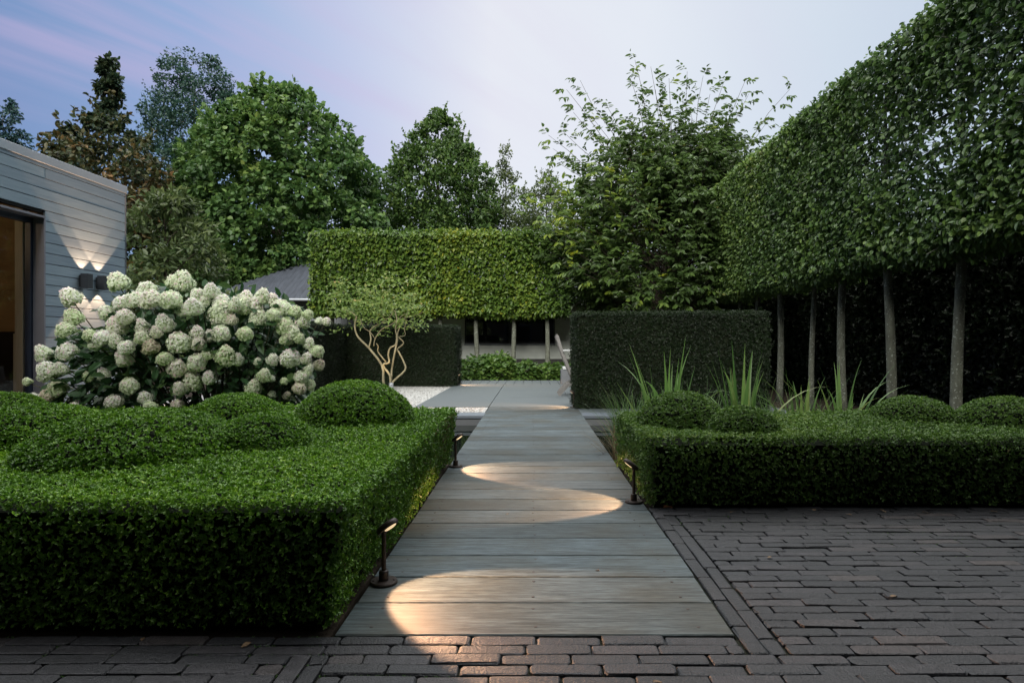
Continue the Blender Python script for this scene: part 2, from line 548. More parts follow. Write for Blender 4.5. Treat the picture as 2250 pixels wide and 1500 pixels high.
def deck_mat():
    """Weathered hardwood: grain along each plank, silver grey with brown and greenish patches."""
    m, nt, b = new_mat("weathered_hardwood")
    L = nt.links.new
    t = node(nt, "ShaderNodeTexCoord")
    at = node(nt, "ShaderNodeAttribute")
    at.attribute_name = "tint"
    off = node(nt, "ShaderNodeCombineXYZ")
    mul = node(nt, "ShaderNodeMath")
    mul.operation = "MULTIPLY"
    mul.inputs[1].default_value = 37.0
    L(at.outputs["Fac"], mul.inputs[0])
    L(mul.outputs[0], off.inputs[0])
    L(mul.outputs[0], off.inputs[2])
    add = node(nt, "ShaderNodeVectorMath")
    L(t.outputs["Object"], add.inputs[0])
    L(off.outputs[0], add.inputs[1])
    mp = node(nt, "ShaderNodeMapping")
    mp.inputs["Scale"].default_value = (0.9, 14, 1)
    L(add.outputs[0], mp.inputs[0])
    # wavy figure
    nd = node(nt, "ShaderNodeTexNoise")
    nd.inputs["Scale"].default_value = 2.2
    nd.inputs["Detail"].default_value = 3
    L(add.outputs[0], nd.inputs["Vector"])
    g = node(nt, "ShaderNodeTexNoise")
    g.inputs["Scale"].default_value = 4.2
    g.inputs["Detail"].default_value = 9
    g.inputs["Roughness"].default_value = 0.68
    g.inputs["Distortion"].default_value = 0.6
    L(mp.outputs[0], g.inputs["Vector"])
    fine = node(nt, "ShaderNodeMapping")
    fine.inputs["Scale"].default_value = (6, 160, 1)
    L(add.outputs[0], fine.inputs[0])
    g2 = node(nt, "ShaderNodeTexNoise")
    g2.inputs["Scale"].default_value = 3
    g2.inputs["Detail"].default_value = 4
    L(fine.outputs[0], g2.inputs["Vector"])
    r = node(nt, "ShaderNodeValToRGB")
    ramp_set(r, [(0.28, (0.016, 0.021, 0.022)), (0.46, (0.062, 0.082, 0.088)), (0.64, (0.122, 0.160, 0.172))])
    L(g.outputs[0], r.inputs[0])
    # patches
    pr = node(nt, "ShaderNodeValToRGB")
    ramp_set(pr, [(0.42, (0, 0, 0)), (0.68, (0.75, 0.75, 0.75))])
    L(nd.outputs[0], pr.inputs[0])
    mx = node(nt, "ShaderNodeMix")
    mx.data_type = "RGBA"
    L(pr.outputs[0], mx.inputs[0])
    L(r.outputs[0], mx.inputs[6])
    mx.inputs[7].default_value = (0.058, 0.058, 0.042, 1)
    tr = node(nt, "ShaderNodeValToRGB")
    ramp_set(tr, [(0, (0.72, 0.72, 0.70)), (1, (1.18, 1.18, 1.20))])
    L(at.outputs["Fac"], tr.inputs[0])
    m2 = node(nt, "ShaderNodeMix")
    m2.data_type = "RGBA"
    m2.blend_type = "MULTIPLY"
    m2.inputs[0].default_value = 1
    L(mx.outputs[2], m2.inputs[6])
    L(tr.outputs[0], m2.inputs[7])
    m3 = node(nt, "ShaderNodeMix")
    m3.data_type = "RGBA"
    m3.blend_type = "MULTIPLY"
    m3.inputs[0].default_value = 0.75
    fr = node(nt, "ShaderNodeValToRGB")
    ramp_set(fr, [(0.34, (0.30, 0.30, 0.30)), (0.60, (1.2, 1.2, 1.2))])
    L(g2.outputs[0], fr.inputs[0])
    L(m2.outputs[2], m3.inputs[6])
    L(fr.outputs[0], m3.inputs[7])
    L(m3.outputs[2], b.inputs["Base Color"])
    b.inputs["Roughness"].default_value = 0.62
    b.inputs["Specular IOR Level"].default_value = 0.35
    bp = node(nt, "ShaderNodeBump")
    bp.inputs["Strength"].default_value = 0.35
    bp.inputs["Distance"].default_value = 0.004
    ad = node(nt, "ShaderNodeMath")
    L(g.outputs[0], ad.inputs[0])
    L(g2.outputs[0], ad.inputs[1])
    L(ad.outputs[0], bp.inputs["Height"])
    L(bp.outputs[0], b.inputs["Normal"])
    return m


M["deck"] = deck_mat()


def brick_mat():
    m, nt, b = new_mat("fired_clay_paver")
    L = nt.links.new
    at = node(nt, "ShaderNodeAttribute")
    at.attribute_name = "tint"
    r = node(nt, "ShaderNodeValToRGB")
    ramp_set(r, [(0.0, (0.007, 0.008, 0.010)), (0.4, (0.014, 0.015, 0.018)), (0.72, (0.024, 0.023, 0.026)), (1.0, (0.048, 0.038, 0.035))])
    L(at.outputs["Fac"], r.inputs[0])
    t = node(nt, "ShaderNodeTexCoord")
    n = node(nt, "ShaderNodeTexNoise")
    n.inputs["Scale"].default_value = 34
    n.inputs["Detail"].default_value = 6
    n.inputs["Roughness"].default_value = 0.65
    L(t.outputs["Object"], n.inputs["Vector"])
    r2 = node(nt, "ShaderNodeValToRGB")
    ramp_set(r2, [(0.3, (0.45, 0.45, 0.45)), (0.7, (1.45, 1.42, 1.42))])
    L(n.outputs[0], r2.inputs[0])
    mx = node(nt, "ShaderNodeMix")
    mx.data_type = "RGBA"
    mx.blend_type = "MULTIPLY"
    mx.inputs[0].default_value = 1
    L(r.outputs[0], mx.inputs[6])
    L(r2.outputs[0], mx.inputs[7])
    L(mx.outputs[2], b.inputs["Base Color"])
    b.inputs["Roughness"].default_value = 0.52
    b.inputs["Specular IOR Level"].default_value = 0.5
    n3 = node(nt, "ShaderNodeTexNoise")
    n3.inputs["Scale"].default_value = 150
    n3.inputs["Detail"].default_value = 5
    L(t.outputs["Object"], n3.inputs["Vector"])
    ad = node(nt, "ShaderNodeMath")
    L(n.outputs[0], ad.inputs[0])
    L(n3.outputs[0], ad.inputs[1])
    bp = node(nt, "ShaderNodeBump")
    bp.inputs["Strength"].default_value = 0.95
    bp.inputs["Distance"].default_value = 0.005
    L(ad.outputs[0], bp.inputs["Height"])
    L(bp.outputs[0], b.inputs["Normal"])
    return m


M["brick"] = brick_mat()


def gravel_mat():
    m, nt, b = new_mat("white_gravel")
    L = nt.links.new
    t = node(nt, "ShaderNodeTexCoord")
    v = node(nt, "ShaderNodeTexVoronoi")
    v.inputs["Scale"].default_value = 48
    L(t.outputs["Object"], v.inputs["Vector"])
    r = node(nt, "ShaderNodeValToRGB")
    ramp_set(r, [(0.0, (0.24, 0.24, 0.23)), (0.3, (0.40, 0.40, 0.385)), (1.0, (0.56, 0.56, 0.54))])
    sp = node(nt, "ShaderNodeSeparateColor")
    L(v.outputs["Color"], sp.inputs[0])
    L(sp.outputs[0], r.inputs[0])
    L(r.outputs[0], b.inputs["Base Color"])
    b.inputs["Roughness"].default_value = 0.8
    bp = node(nt, "ShaderNodeBump")
    bp.inputs["Strength"].default_value = 1.0
    bp.inputs["Distance"].default_value = 0.012
    bp.invert = True
    L(v.outputs["Distance"], bp.inputs["Height"])
    L(bp.outputs[0], b.inputs["Normal"])
    return m


M["gravel"] = gravel_mat()
M["slab"] = simple("grey_terrace_board", (0.095, 0.115, 0.122), 0.5, var=0.16, scale=3.5, bump=0.15, bscale=18, stretch=(0.6, 9, 1))
M["tile"] = simple("grey_terrace_tile", (0.10, 0.12, 0.127), 0.55, var=0.2, scale=5, bump=0.1)


def water_mat():
    m, nt, b = new_mat("dark_pond_water")
    b.inputs["Base Color"].default_value = (0.008, 0.012, 0.009, 1)
    b.inputs["Roughness"].default_value = 0.03
    b.inputs["Specular IOR Level"].default_value = 0.5
    b.inputs["IOR"].default_value = 1.33
    t = node(nt, "ShaderNodeTexCoord")
    n = node(nt, "ShaderNodeTexNoise")
    n.inputs["Scale"].default_value = 4
    nt.links.new(t.outputs["Object"], n.inputs["Vector"])
    bp = node(nt, "ShaderNodeBump")
    bp.inputs["Strength"].default_value = 0.04
    bp.inputs["Distance"].default_value = 0.02
    nt.links.new(n.outputs[0], bp.inputs["Height"])
    nt.links.new(bp.outputs[0], b.inputs["Normal"])
    return m


M["water"] = water_mat()


def board_mat():
    """Painted timber cladding, blue-grey, with faint grain along the boards (world Y)."""
    m, nt, b = new_mat("blue_grey_board")
    L = nt.links.new
    at = node(nt, "ShaderNodeAttribute")
    at.attribute_name = "tint"
    t = node(nt, "ShaderNodeTexCoord")
    mp = node(nt, "ShaderNodeMapping")
    mp.inputs["Scale"].default_value = (1, 0.7, 16)
    L(t.outputs["Object"], mp.inputs[0])
    n = node(nt, "ShaderNodeTexNoise")
    n.inputs["Scale"].default_value = 4
    n.inputs["Detail"].default_value = 7
    n.inputs["Roughness"].default_value = 0.6
    L(mp.outputs[0], n.inputs["Vector"])
    r = node(nt, "ShaderNodeValToRGB")
    ramp_set(r, [(0.3, (0.20, 0.275, 0.34)), (0.7, (0.29, 0.375, 0.44))])
    L(n.outputs[0], r.inputs[0])
    tr = node(nt, "ShaderNodeValToRGB")
    ramp_set(tr, [(0, (0.88, 0.88, 0.90)), (1, (1.08, 1.08, 1.06))])
    L(at.outputs["Fac"], tr.inputs[0])
    mx = node(nt, "ShaderNodeMix")
    mx.data_type = "RGBA"
    mx.blend_type = "MULTIPLY"
    mx.inputs[0].default_value = 1
    L(r.outputs[0], mx.inputs[6])
    L(tr.outputs[0], mx.inputs[7])
    L(mx.outputs[2], b.inputs["Base Color"])
    b.inputs["Roughness"].default_value = 0.55
    bp = node(nt, "ShaderNodeBump")
    bp.inputs["Strength"].default_value = 0.15
    bp.inputs["Distance"].default_value = 0.004
    L(n.outputs[0], bp.inputs["Height"])
    L(bp.outputs[0], b.inputs["Normal"])
    return m


M["board"] = board_mat()


def concrete_mat():
    m, nt, b = new_mat("board_marked_concrete")
    L = nt.links.new
    t = node(nt, "ShaderNodeTexCoord")
    sx = node(nt, "ShaderNodeSeparateXYZ")
    L(t.outputs["Object"], sx.inputs[0])
    w = node(nt, "ShaderNodeTexWave")
    w.bands_direction = "Z"
    w.wave_profile = "SAW"
    w.inputs["Scale"].default_value = 1.25
    L(t.outputs["Object"], w.inputs["Vector"])
    wr = node(nt, "ShaderNodeValToRGB")
    ramp_set(wr, [(0.0, (0.6, 0.6, 0.6)), (0.06, (1, 1, 1)), (1.0, (0.95, 0.95, 0.95))])
    L(w.outputs[0], wr.inputs[0])
    n = node(nt, "ShaderNodeTexNoise")
    n.inputs["Scale"].default_value = 2.4
    n.inputs["Detail"].default_value = 7
    L(t.outputs["Object"], n.inputs["Vector"])
    r = node(nt, "ShaderNodeValToRGB")
    ramp_set(r, [(0.3, (0.44, 0.48, 0.44)), (0.7, (0.58, 0.62, 0.57))])
    L(n.outputs[0], r.inputs[0])
    mx = node(nt, "ShaderNodeMix")
    mx.data_type = "RGBA"
    mx.blend_type = "MULTIPLY"
    mx.inputs[0].default_value = 0.7
    L(r.outputs[0], mx.inputs[6])
    L(wr.outputs[0], mx.inputs[7])
    L(mx.outputs[2], b.inputs["Base Color"])
    b.inputs["Roughness"].default_value = 0.8
    return m


M["concrete"] = concrete_mat()
M["roof"] = simple("fibre_cement_roof", (0.058, 0.068, 0.088), 0.75, var=0.3, scale=3, bump=0.1, stretch=(2, 0.6, 1))


def glass_mat(name, col, dark):
    m, nt, b = new_mat(name)
    b.inputs["Base Color"].default_value = (*col, 1)
    b.inputs["Roughness"].default_value = 0.04
    b.inputs["IOR"].default_value = 1.45
    if not dark:
        tr = node(nt, "ShaderNodeBsdfTransparent")
        gl = node(nt, "ShaderNodeBsdfGlossy")
        gl.inputs["Roughness"].default_value = 0.02
        fr = node(nt, "ShaderNodeFresnel")
        mx = node(nt, "ShaderNodeMixShader")
        o = [n for n in nt.nodes if n.type == "OUTPUT_MATERIAL"][0]
        ge = node(nt, "ShaderNodeNewGeometry")       # only the outer faces of the pane mirror
        mm = node(nt, "ShaderNodeMath")
        mm.operation = "MULTIPLY_ADD"
        mm.inputs[1].default_value = -1
        mm.inputs[2].default_value = 1
        nt.links.new(ge.outputs["Backfacing"], mm.inputs[0])
        mf = node(nt, "ShaderNodeMath")
        mf.operation = "MULTIPLY"
        nt.links.new(fr.outputs[0], mf.inputs[0])
        nt.links.new(mm.outputs[0], mf.inputs[1])
        nt.links.new(mf.outputs[0], mx.inputs[0])
        nt.links.new(tr.outputs[0], mx.inputs[1])
        nt.links.new(gl.outputs[0], mx.inputs[2])
        nt.links.new(mx.outputs[0], o.inputs[0])
    return m


M["glass"] = glass_mat("clear_glass", (1, 1, 1), False)
M["dark_glass"] = glass_mat("dark_window_glass", (0.006, 0.009, 0.011), True)


# ================================================================== foliage helpers
def unit(a):
    return a / np.maximum(np.linalg.norm(a, axis=1, keepdims=True), 1e-9)


def clump_noise(P, scale, seed):
    g = np.random.default_rng(seed)
    s = np.zeros(len(P))
    for i in range(7):
        k = g.normal(size=3) * scale * (0.6 + 0.5 * i / 3)
        s += np.sin(P @ k + g.uniform(0, 6.28))
    return s / 3.2


def tufts(P, D, k, spread=0.85):
    """k leaves springing round each shoot direction D at P -> base points, leaf axes, leaf normals."""
    n = len(P)
    P = np.repeat(P, k, axis=0)
    D = np.repeat(unit(D), k, axis=0)
    rad = rng.normal(size=(n * k, 3))
    rad -= D * np.sum(rad * D, axis=1, keepdims=True)
    rad = unit(rad)
    h = rng.uniform(0.25, 1.0, (n * k, 1))
    A = unit(D * h + rad * spread)
    N = unit(D - A * np.sum(D * A, axis=1, keepdims=True) + rng.normal(size=(n * k, 3)) * 0.18)
    N = unit(N - A * np.sum(N * A, axis=1, keepdims=True))
    return P, A, N


def leaves(mb, P, A, N, L, W, tint, mat=0, shape="o", fold=0.12, droop=0.10):
    n = len(P)
    L = (L * rng.uniform(0.7, 1.2, n))[:, None]
    W = (W * rng.uniform(0.75, 1.2, n))[:, None]
    S = np.cross(A, N)
    if shape == "d":
        V = np.stack([P, P + A * L * .45 + S * W * .5 + N * W * fold, P + A * L - N * L * droop, P + A * L * .45 - S * W * .5 + N * W * fold], 1)
        F = np.arange(n)[:, None] * 4 + np.array([[0, 1, 2, 3]])
        mb.add(V.reshape(-1, 3), F, mat, np.clip(tint, 0, 1))
    else:
        V = np.stack([P, P + A * L * .30 + S * W * .48 + N * W * fold, P + A * L * .70 + S * W * .40 + N * (W * fold - L * droop * .4), P + A * L - N * L * droop,
                      P + A * L * .70 - S * W * .40 + N * (W * fold - L * droop * .4), P + A * L * .30 - S * W * .48 + N * W * fold], 1)
        i0 = (np.arange(n) * 6)[:, None]
        F = np.stack([i0 + np.array([[0, 1, 2, 3]]), i0 + np.array([[0, 3, 4, 5]])], 1).reshape(-1, 4)
        mb.add(V.reshape(-1, 3), F, mat, np.repeat(np.clip(tint, 0, 1), 2))


def face_points(b, face, dens, jit=0.012, und=0.012, seed=1):
    x0, x1, y0, y1, z0, z1 = b
    lo, hi = np.array([x0, y0, z0]), np.array([x1, y1, z1])
    ax = {"x": 0, "y": 1, "z": 2}[face[1]]
    o = [i for i in range(3) if i != ax]
    area = (hi[o[0]] - lo[o[0]]) * (hi[o[1]] - lo[o[1]])
    n = max(int(area * dens), 1)
    P = rng.uniform(lo, hi, (n, 3))
    s = 1 if face[0] == "+" else -1
    P[:, ax] = hi[ax] if s > 0 else lo[ax]
    N = np.zeros((n, 3))
    N[:, ax] = s
    P[:, ax] += s * (clump_noise(P, 3.0, seed) * und + rng.normal(0, jit, n))
    return P, N


def hedge_leaves(mb, b, faces, L, W, k, mat=0, seed=1, jit=0.012, und=0.012, tint0=0.36, topboost=0.16, spread=0.85, shape="o"):
    for face, dens in faces:
        P, N = face_points(b, face, dens, jit, und, seed)
        D = N + rng.normal(size=P.shape) * 0.55 + np.array([0, 0, 0.30 if face == "+z" else 0.05])
        if face != "+z":
            below = np.clip((b[5] - P[:, 2]) / 0.05, 0, 1)          # shoots are clipped flush at the top edge
            P -= N * (np.abs(rng.normal(0, jit * 1.6, len(P))) * below)[:, None]
            D = D + np.array([0, 0, 0.5]) * (1 - below)[:, None]
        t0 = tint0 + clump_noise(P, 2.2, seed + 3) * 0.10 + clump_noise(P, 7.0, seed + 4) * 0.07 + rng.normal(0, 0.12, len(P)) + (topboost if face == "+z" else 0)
        Q, A, Nn = tufts(P, D, k, spread)
        leaves(mb, Q, A, Nn, L, W, np.repeat(t0, k) + rng.normal(0, 0.08, len(Q)), mat, shape)


def core_box(mb, b, inset, mat=1):
    x0, x1, y0, y1, z0, z1 = b
    mb.box(x0 + inset, x1 - inset, y0 + inset, y1 - inset, z0, z1 - inset, mat)


def dome_mesh(mb, rx, ry, rz, dens, L, W, k, seed, inset=0.036, mat=0):
    area = 2 * math.pi * ((rx * ry + rx * rz + ry * rz) / 3)
    n = int(area * dens)
    d = unit(rng.normal(size=(n, 3)))
    d[:, 2] = np.abs(d[:, 2])
    wob = 1 + clump_noise(d, 3.2, seed) * 0.022
    P = d * np.array([rx, ry, rz]) * (wob + rng.normal(0, 0.014, n))[:, None]
    N = unit(d / np.array([rx, ry, rz]))
    P -= N * np.abs(rng.normal(0, 0.007, n))[:, None]
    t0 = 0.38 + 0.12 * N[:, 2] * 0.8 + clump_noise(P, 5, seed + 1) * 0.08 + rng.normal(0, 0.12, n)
    Q, A, Nn = tufts(P, N + rng.normal(size=P.shape) * 0.5 + np.array([0, 0, .3]), k)
    leaves(mb, Q, A, Nn, L, W, np.repeat(t0, k) + rng.normal(0, 0.08, len(Q)), mat)
    prof = [(math.cos(t), math.sin(t)) for t in np.linspace(0, math.pi / 2 * 0.97, 8)]
    sc = Matrix.Diagonal((rx - inset, ry - inset, rz - inset, 1))
    mb.lathe(prof, 20, 1, sc)


# ================================================================== THE SETTING
ground = MB()
G = 400
ground.add([(-G, -G, -0.45), (G, -G, -0.45), (G, G, -0.45), (-G, G, -0.45)], [(0, 1, 2, 3)])
tag(ground.build("ground", M["soil"]), kind="structure")

bed = MB()
bed.box(-14, 12, -6, 1.995, -0.44, -0.014)
bed.box(0.665, 12, 1.999, 3.60, -0.44, -0.0145)
tag(bed.build("paving_bed", M["mortar"]), kind="structure")

soil = MB()
soil.box(-30, -0.67, 2.0, 4.92, -0.44, -0.02)
soil.box(-30, -2.0, 4.924, 8.05, -0.44, -0.022)
soil.box(0.68, 14, 3.605, 4.92, -0.44, -0.02)
soil.box(-40, -6.2, 8.054, 40, -0.44, -0.03)
soil.box(-6.196, 3.6, 15.6, 40, -0.44, -0.03)
tag(soil.build("garden_soil", M["soil"]), kind="structure")


def bricks():
    """Clay pavers on edge in running bond, one bevelled, slightly uneven brick each."""
    recs = []      # cx, cy, half-length x, half-width y
    PITCH, LEN = 0.058, 0.21
    g = random.Random(3)

    def row(y, x0, x1, start):
        x = x0
        first = start
        while x < x1 - 0.03:
            ln = min(first, x1 - x)
            if x1 - (x + ln) < 0.05:
                ln = x1 - x
            recs.append((x + ln / 2, y, ln / 2 - 0.0024, PITCH / 2 - 0.0020))
            x += ln
            first = LEN + g.uniform(-0.007, 0.007)

    def col(x, y0, y1, start):
        y = y0
        first = start
        while y < y1 - 0.03:
            ln = min(first, y1 - y)
            recs.append((x, y + ln / 2, PITCH / 2 - 0.0020, ln / 2 - 0.0024))
            y += ln
            first = LEN + g.uniform(-0.006, 0.006)

    # two full rows against the walkway, then rows split by the lengthwise strip at left
    for i in range(2):
        row(1.997 - PITCH * (i + 0.5), -5.2, 0.655, [0.17, 0.09][i])
        row(1.997 - PITCH * (i + 0.5), 0.79, 4.6, [0.10, 0.205][i])
    yb = 1.997 - PITCH * 2
    i = 0
    while yb - PITCH * (i + 0.5) > 0.35:
        y = yb - PITCH * (i + 0.5)
        row(y, -5.2, -0.735, [0.12, 0.2, 0.06][i % 3])
        row(y, -0.615, 4.6, [0.105, 0.19, 0.07, 0.15][i % 4])
        i += 1
    for c in range(2):
        col(-0.615 - PITCH * (c + 0.5) - 0.001, 0.35, yb - 0.002, [0.21, 0.12][c])
    # right: two lengthwise courses beside the walkway
    for c in range(2):
        col(0.668 + PITCH * (c + 0.5) + 0.001, yb + 0.002, 3.43, [0.19, 0.1][c])
    n = int((3.43 - 1.997) / PITCH)
    for i in range(n):
        row(1.997 + PITCH * (i + 0.5), 0.79, 4.6, [0.205, 0.11, 0.16, 0.07][i % 4])
    yt = 1.997 + PITCH * n
    for i in range(3):
        row(yt + PITCH * (i + 0.5), 0.668, 4.6, [0.2, 0.1, 0.15][i])
    rec = np.array(recs)
    k = len(rec)
    r = rng
    c = np.array([0.011, 0.011])

    def ring(hx, hy, z, ch):
        cx = np.stack([-hx + ch, hx - ch, hx, hx, hx - ch, -hx + ch, -hx, -hx], 1)
        cy = np.stack([-hy, -hy, -hy + ch, hy - ch, hy, hy, hy - ch, -hy + ch], 1)
        return cx, cy, np.repeat(z[:, None], 8, 1)

    hx, hy = rec[:, 2] + r.normal(0, 0.0008, k), rec[:, 3] + r.normal(0, 0.0008, k)
    ch = np.minimum(r.uniform(0.003, 0.010, k), np.minimum(hx, hy) * 0.45)
    top = r.normal(-0.001, 0.0016, k)
    inset = r.uniform(0.0018, 0.0045, k)
    R1 = ring(hx, hy, top - 0.03, ch)
    R2 = ring(hx, hy, top - 0.006, ch)
    R3 = ring(hx - inset * .45, hy - inset * .45, top - 0.0018, ch)
    R4 = ring(hx - inset * 1.6, hy - inset * 1.6, top, ch * .8)
    rings = []
    tx, ty = r.normal(0, 0.006, k), r.normal(0, 0.012, k)
    for rg in (R1, R2, R3, R4):
        jx = rg[0] + r.normal(0, 0.0015, rg[0].shape)
        jy = rg[1] + r.normal(0, 0.0014, rg[1].shape)
        z = rg[2] + jx * tx[:, None] + jy * ty[:, None]
        rings.append(np.stack([jx + rec[:, :1], jy + rec[:, 1:2], z], 2))
    V = np.concatenate(rings, 1)
    F4 = []
    for a in range(3):
        for s in range(8):
            s2 = (s + 1) % 8
            F4.append((a * 8 + s, a * 8 + s2, (a + 1) * 8 + s2, (a + 1) * 8 + s))
    F4 = np.array(F4)
    base = (np.arange(k) * 32)[:, None, None]
    t = np.clip(r.beta(2, 2.6, k) + clump_noise(rec[:, [0, 1, 1]], 1.2, 4) * 0.10, 0, 1)
    mb = MB()
    mb.add(V.reshape(-1, 3), (base + F4[None]).reshape(-1, 4), 0, np.repeat(t, len(F4)))
    mb.f.append((np.arange(k)[:, None] * 32 + np.arange(24, 32)[None]).astype(np.int32))
    mb.m.append(np.zeros(k, dtype=np.int32))
    mb.a.append(t.astype(np.float32))
    return mb


tag(bricks().build("brick_paving", M["brick"], smooth=False), kind="structure")

# pond: water between hedge beds and terrace, with side banks
w = MB()
w.add([(-2.0, 4.92, -0.13), (3.55, 4.92, -0.13), (3.55, 8.06, -0.13), (-2.0, 8.06, -0.13)], [(0, 1, 2, 3)])
tag(w.build("pond_water", M["water"]), kind="structure")
bk = MB()
bk.box(3.55, 4.1, 4.93, 8.05, -0.44, -0.06, 0)
tag(bk.build("pond_bank", M["soil"]), kind="structure")
pw = MB()
pw.box(-2.0, 3.6, 8.07, 8.42, -0.445, -0.045)
pw.box(-6.19, 3.598, 8.424, 15.59, -0.445, -0.03)
tag(pw.build("terrace_base", M["grey_block"]), kind="structure")
cp = MB()
x = -6.0
while x < 3.6:
    cp.box(x + 0.002, min(x + 1.2, 3.6) - 0.002, 8.05, 8.40, -0.04, 0.0, 0, 0.004, rng.uniform(0, 1))
    x += 1.2
tag(cp.build("pond_coping", M["coping"]), kind="structure")
gv = MB()
nx, ny = 90, 110
gx, gy = np.meshgrid(np.linspace(-6.1, -0.66, nx), np.linspace(8.404, 15.58, ny))
gz = -0.010 + clump_noise(np.stack([gx.ravel(), gy.ravel(), gy.ravel() * 0], 1), 5, 9) * 0.004
V = np.stack([gx.ravel(), gy.ravel(), gz], 1)
ii = (np.arange(ny - 1)[:, None] * nx + np.arange(nx - 1)[None]).ravel()
gv.add(V, np.stack([ii, ii + 1, ii + nx + 1, ii + nx], 1))
tag(gv.build("white_gravel", M["gravel"], smooth=True), kind="stuff")
pb = MB()                                                   # loose stones on top of the gravel sheet
k = 9000
px = rng.uniform(-6.0, -0.68, k)
py = 8.42 + (15.0 - 8.42) * rng.uniform(0, 1, k) ** 1.5
onslab = (px > -1.78) & (py > 9.12)
px, py = px[~onslab], py[~onslab]
k = len(px)
octv = np.array([(1, 0, 0), (0, 1, 0), (-1, 0, 0), (0, -1, 0), (0, 0, .8), (0, 0, -.6)], float)
octf = np.array([(0, 1, 4), (1, 2, 4), (2, 3, 4), (3, 0, 4), (1, 0, 5), (2, 1, 5), (3, 2, 5), (0, 3, 5)])
sz = rng.uniform(0.005, 0.012, (k, 1, 1))
V = octv[None] * sz * rng.uniform(0.7, 1.3, (k, 6, 1)) + np.stack([px, py, np.full(k, -0.004)], 1)[:, None]
pb.add(V.reshape(-1, 3), (np.arange(k)[:, None, None] * 6 + octf[None]).reshape(-1, 3))
tag(pb.build("gravel_pebbles", M["gravel"], smooth=True), kind="stuff")

# terrace boards and tiles
tb = MB()
for x0, x1, y0, y1 in ((-0.645, 0.62, 9.20, 10.75), (-0.645, 0.62, 10.756, 12.3), (-0.645, 0.62, 12.306, 14.05),
                       (-1.755, -0.653, 9.14, 11.55), (-1.755, -0.653, 11.556, 14.05)):
    tb.box(x0, x1, y0, y1, -0.028, 0.004, 0, 0.003, rng.uniform(0.3, 0.7))
for y0, y1 in ((8.404, 9.6), (9.606, 11.0), (11.006, 12.5), (12.506, 14.05)):
    tb.box(0.626, 3.59, y0, y1, -0.028, 0.002, 0, 0.003)
tag(tb.build("terrace", M["slab"]), kind="structure")
tt = MB()
x = -4.0
while x < 3.4:
    tt.box(x + 0.004, x + 0.206, 14.056, 15.58, -0.029, 0.003, 0, 0.003, rng.uniform(0, 1))
    x += 0.21
tag(tt.build("terrace_tiles", M["tile"]), kind="structure")

# ------------------------------------------------------------------ boardwalk
walk = thing("boardwalk", "long weathered grey timber boardwalk over dark pond from brick paving to terrace", "walkway", (0, 2.0, 0))
dk = MB()
PP = 0.2483
for i in range(29):
    y0 = PP * i + (0.003 if i else 0.0)
    dk.box(-0.644 + rng.normal(0, 0.0012), 0.659 + rng.normal(0, 0.0012), y0, PP * (i + 1) - 0.0045, -0.034, 0.002 + rng.normal(0, 0.0006), 0, 0.004, rng.uniform(0, 1))
sb = MB()
for xx in (-0.58, 0.0, 0.58):
    sb.box(xx - 0.03, xx + 0.03, 0.02, 7.1, -0.16, -0.036)
sb.build("support_beam", M["slat_dark"], walk)
for i in range(29):
    for xx in (-0.54, 0.008, 0.55):
        for yy in (0.052, 0.196):
            Mx = Matrix.Translation((xx + random.uniform(-.006, .006), PP * i + yy + random.uniform(-.004, .004), 0.0016))
            dk.lathe([(0.0062, 0), (0.0062, 0.0011), (0.0034, 0.0014)], 8, 1, Mx)
dk.build("decking", [M["deck"], M["bronze_metal"]], walk)

# ================================================================== CLIPPED BOX HEDGES
def big_box_hedge(name, label, b, specs, mat, seed):
    """specs: (sub-box, faces) pieces of one hedge so that near pieces get finer, denser leaves."""
    mb = MB()
    for sb_, faces, L, W in specs:
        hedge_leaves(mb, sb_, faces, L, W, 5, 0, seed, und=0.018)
    core_box(mb, b, 0.045)
    if b[0] < 0:                                  # the side along the boardwalk leans outwards towards the top
        for a in mb.v:
            k_ = np.clip((a[:, 0] + 1.2) / 0.6, 0, 1.1)
            a[:, 0] -= k_ * (0.06 + 0.0) * np.clip((0.43 - a[:, 2]) / 0.43, 0, 1) + 0.008 * k_
    return tag(mb.build(name, [M[mat], M["core"]]), label, "hedge")


B = (-4.9, -0.592, 2.02, 4.88, 0.0, 0.425)
big_box_hedge("box_hedge", "large low clipped box hedge left of the boardwalk, with a flat bright green top", B, [
    ((-2.1, -0.592, 2.02, 3.0, 0.02, 0.425), [("-y", 6400), ("+z", 8200)], 0.0130, 0.0076),
    ((-2.9, -2.1, 2.02, 3.0, 0.02, 0.425), [("+z", 4600), ("-y", 3600)], 0.0158, 0.0092),
    ((-4.9, -3.1, 3.0, 3.9, 0.02, 0.425), [("+z", 2600), ("-x", 1200)], 0.019, 0.0108),
    ((-4.9, -2.9, 2.02, 3.0, 0.02, 0.425), [("+z", 2400), ("-y", 2200)], 0.020, 0.0112),
    ((-0.75, -0.592, 2.02, 3.4, 0.01, 0.425), [("+x", 8200)], 0.0130, 0.0076),
    ((-0.75, -0.592, 3.4, 4.88, 0.01, 0.425), [("+x", 5800)], 0.0150, 0.0086),
    ((-3.1, -0.592, 3.0, 3.9, 0.02, 0.425), [("+z", 6400)], 0.0140, 0.0082),
    ((-4.9, -0.592, 3.9, 4.88, 0.02, 0.425), [("+z", 2600)], 0.020, 0.012),
    ((-2.0, -0.592, 3.0, 4.88, 0.05, 0.425), [("+y", 1200)], 0.022, 0.013),
], "box", 31)
B2 = (0.672, 5.4, 3.56, 4.86, 0.0, 0.395)
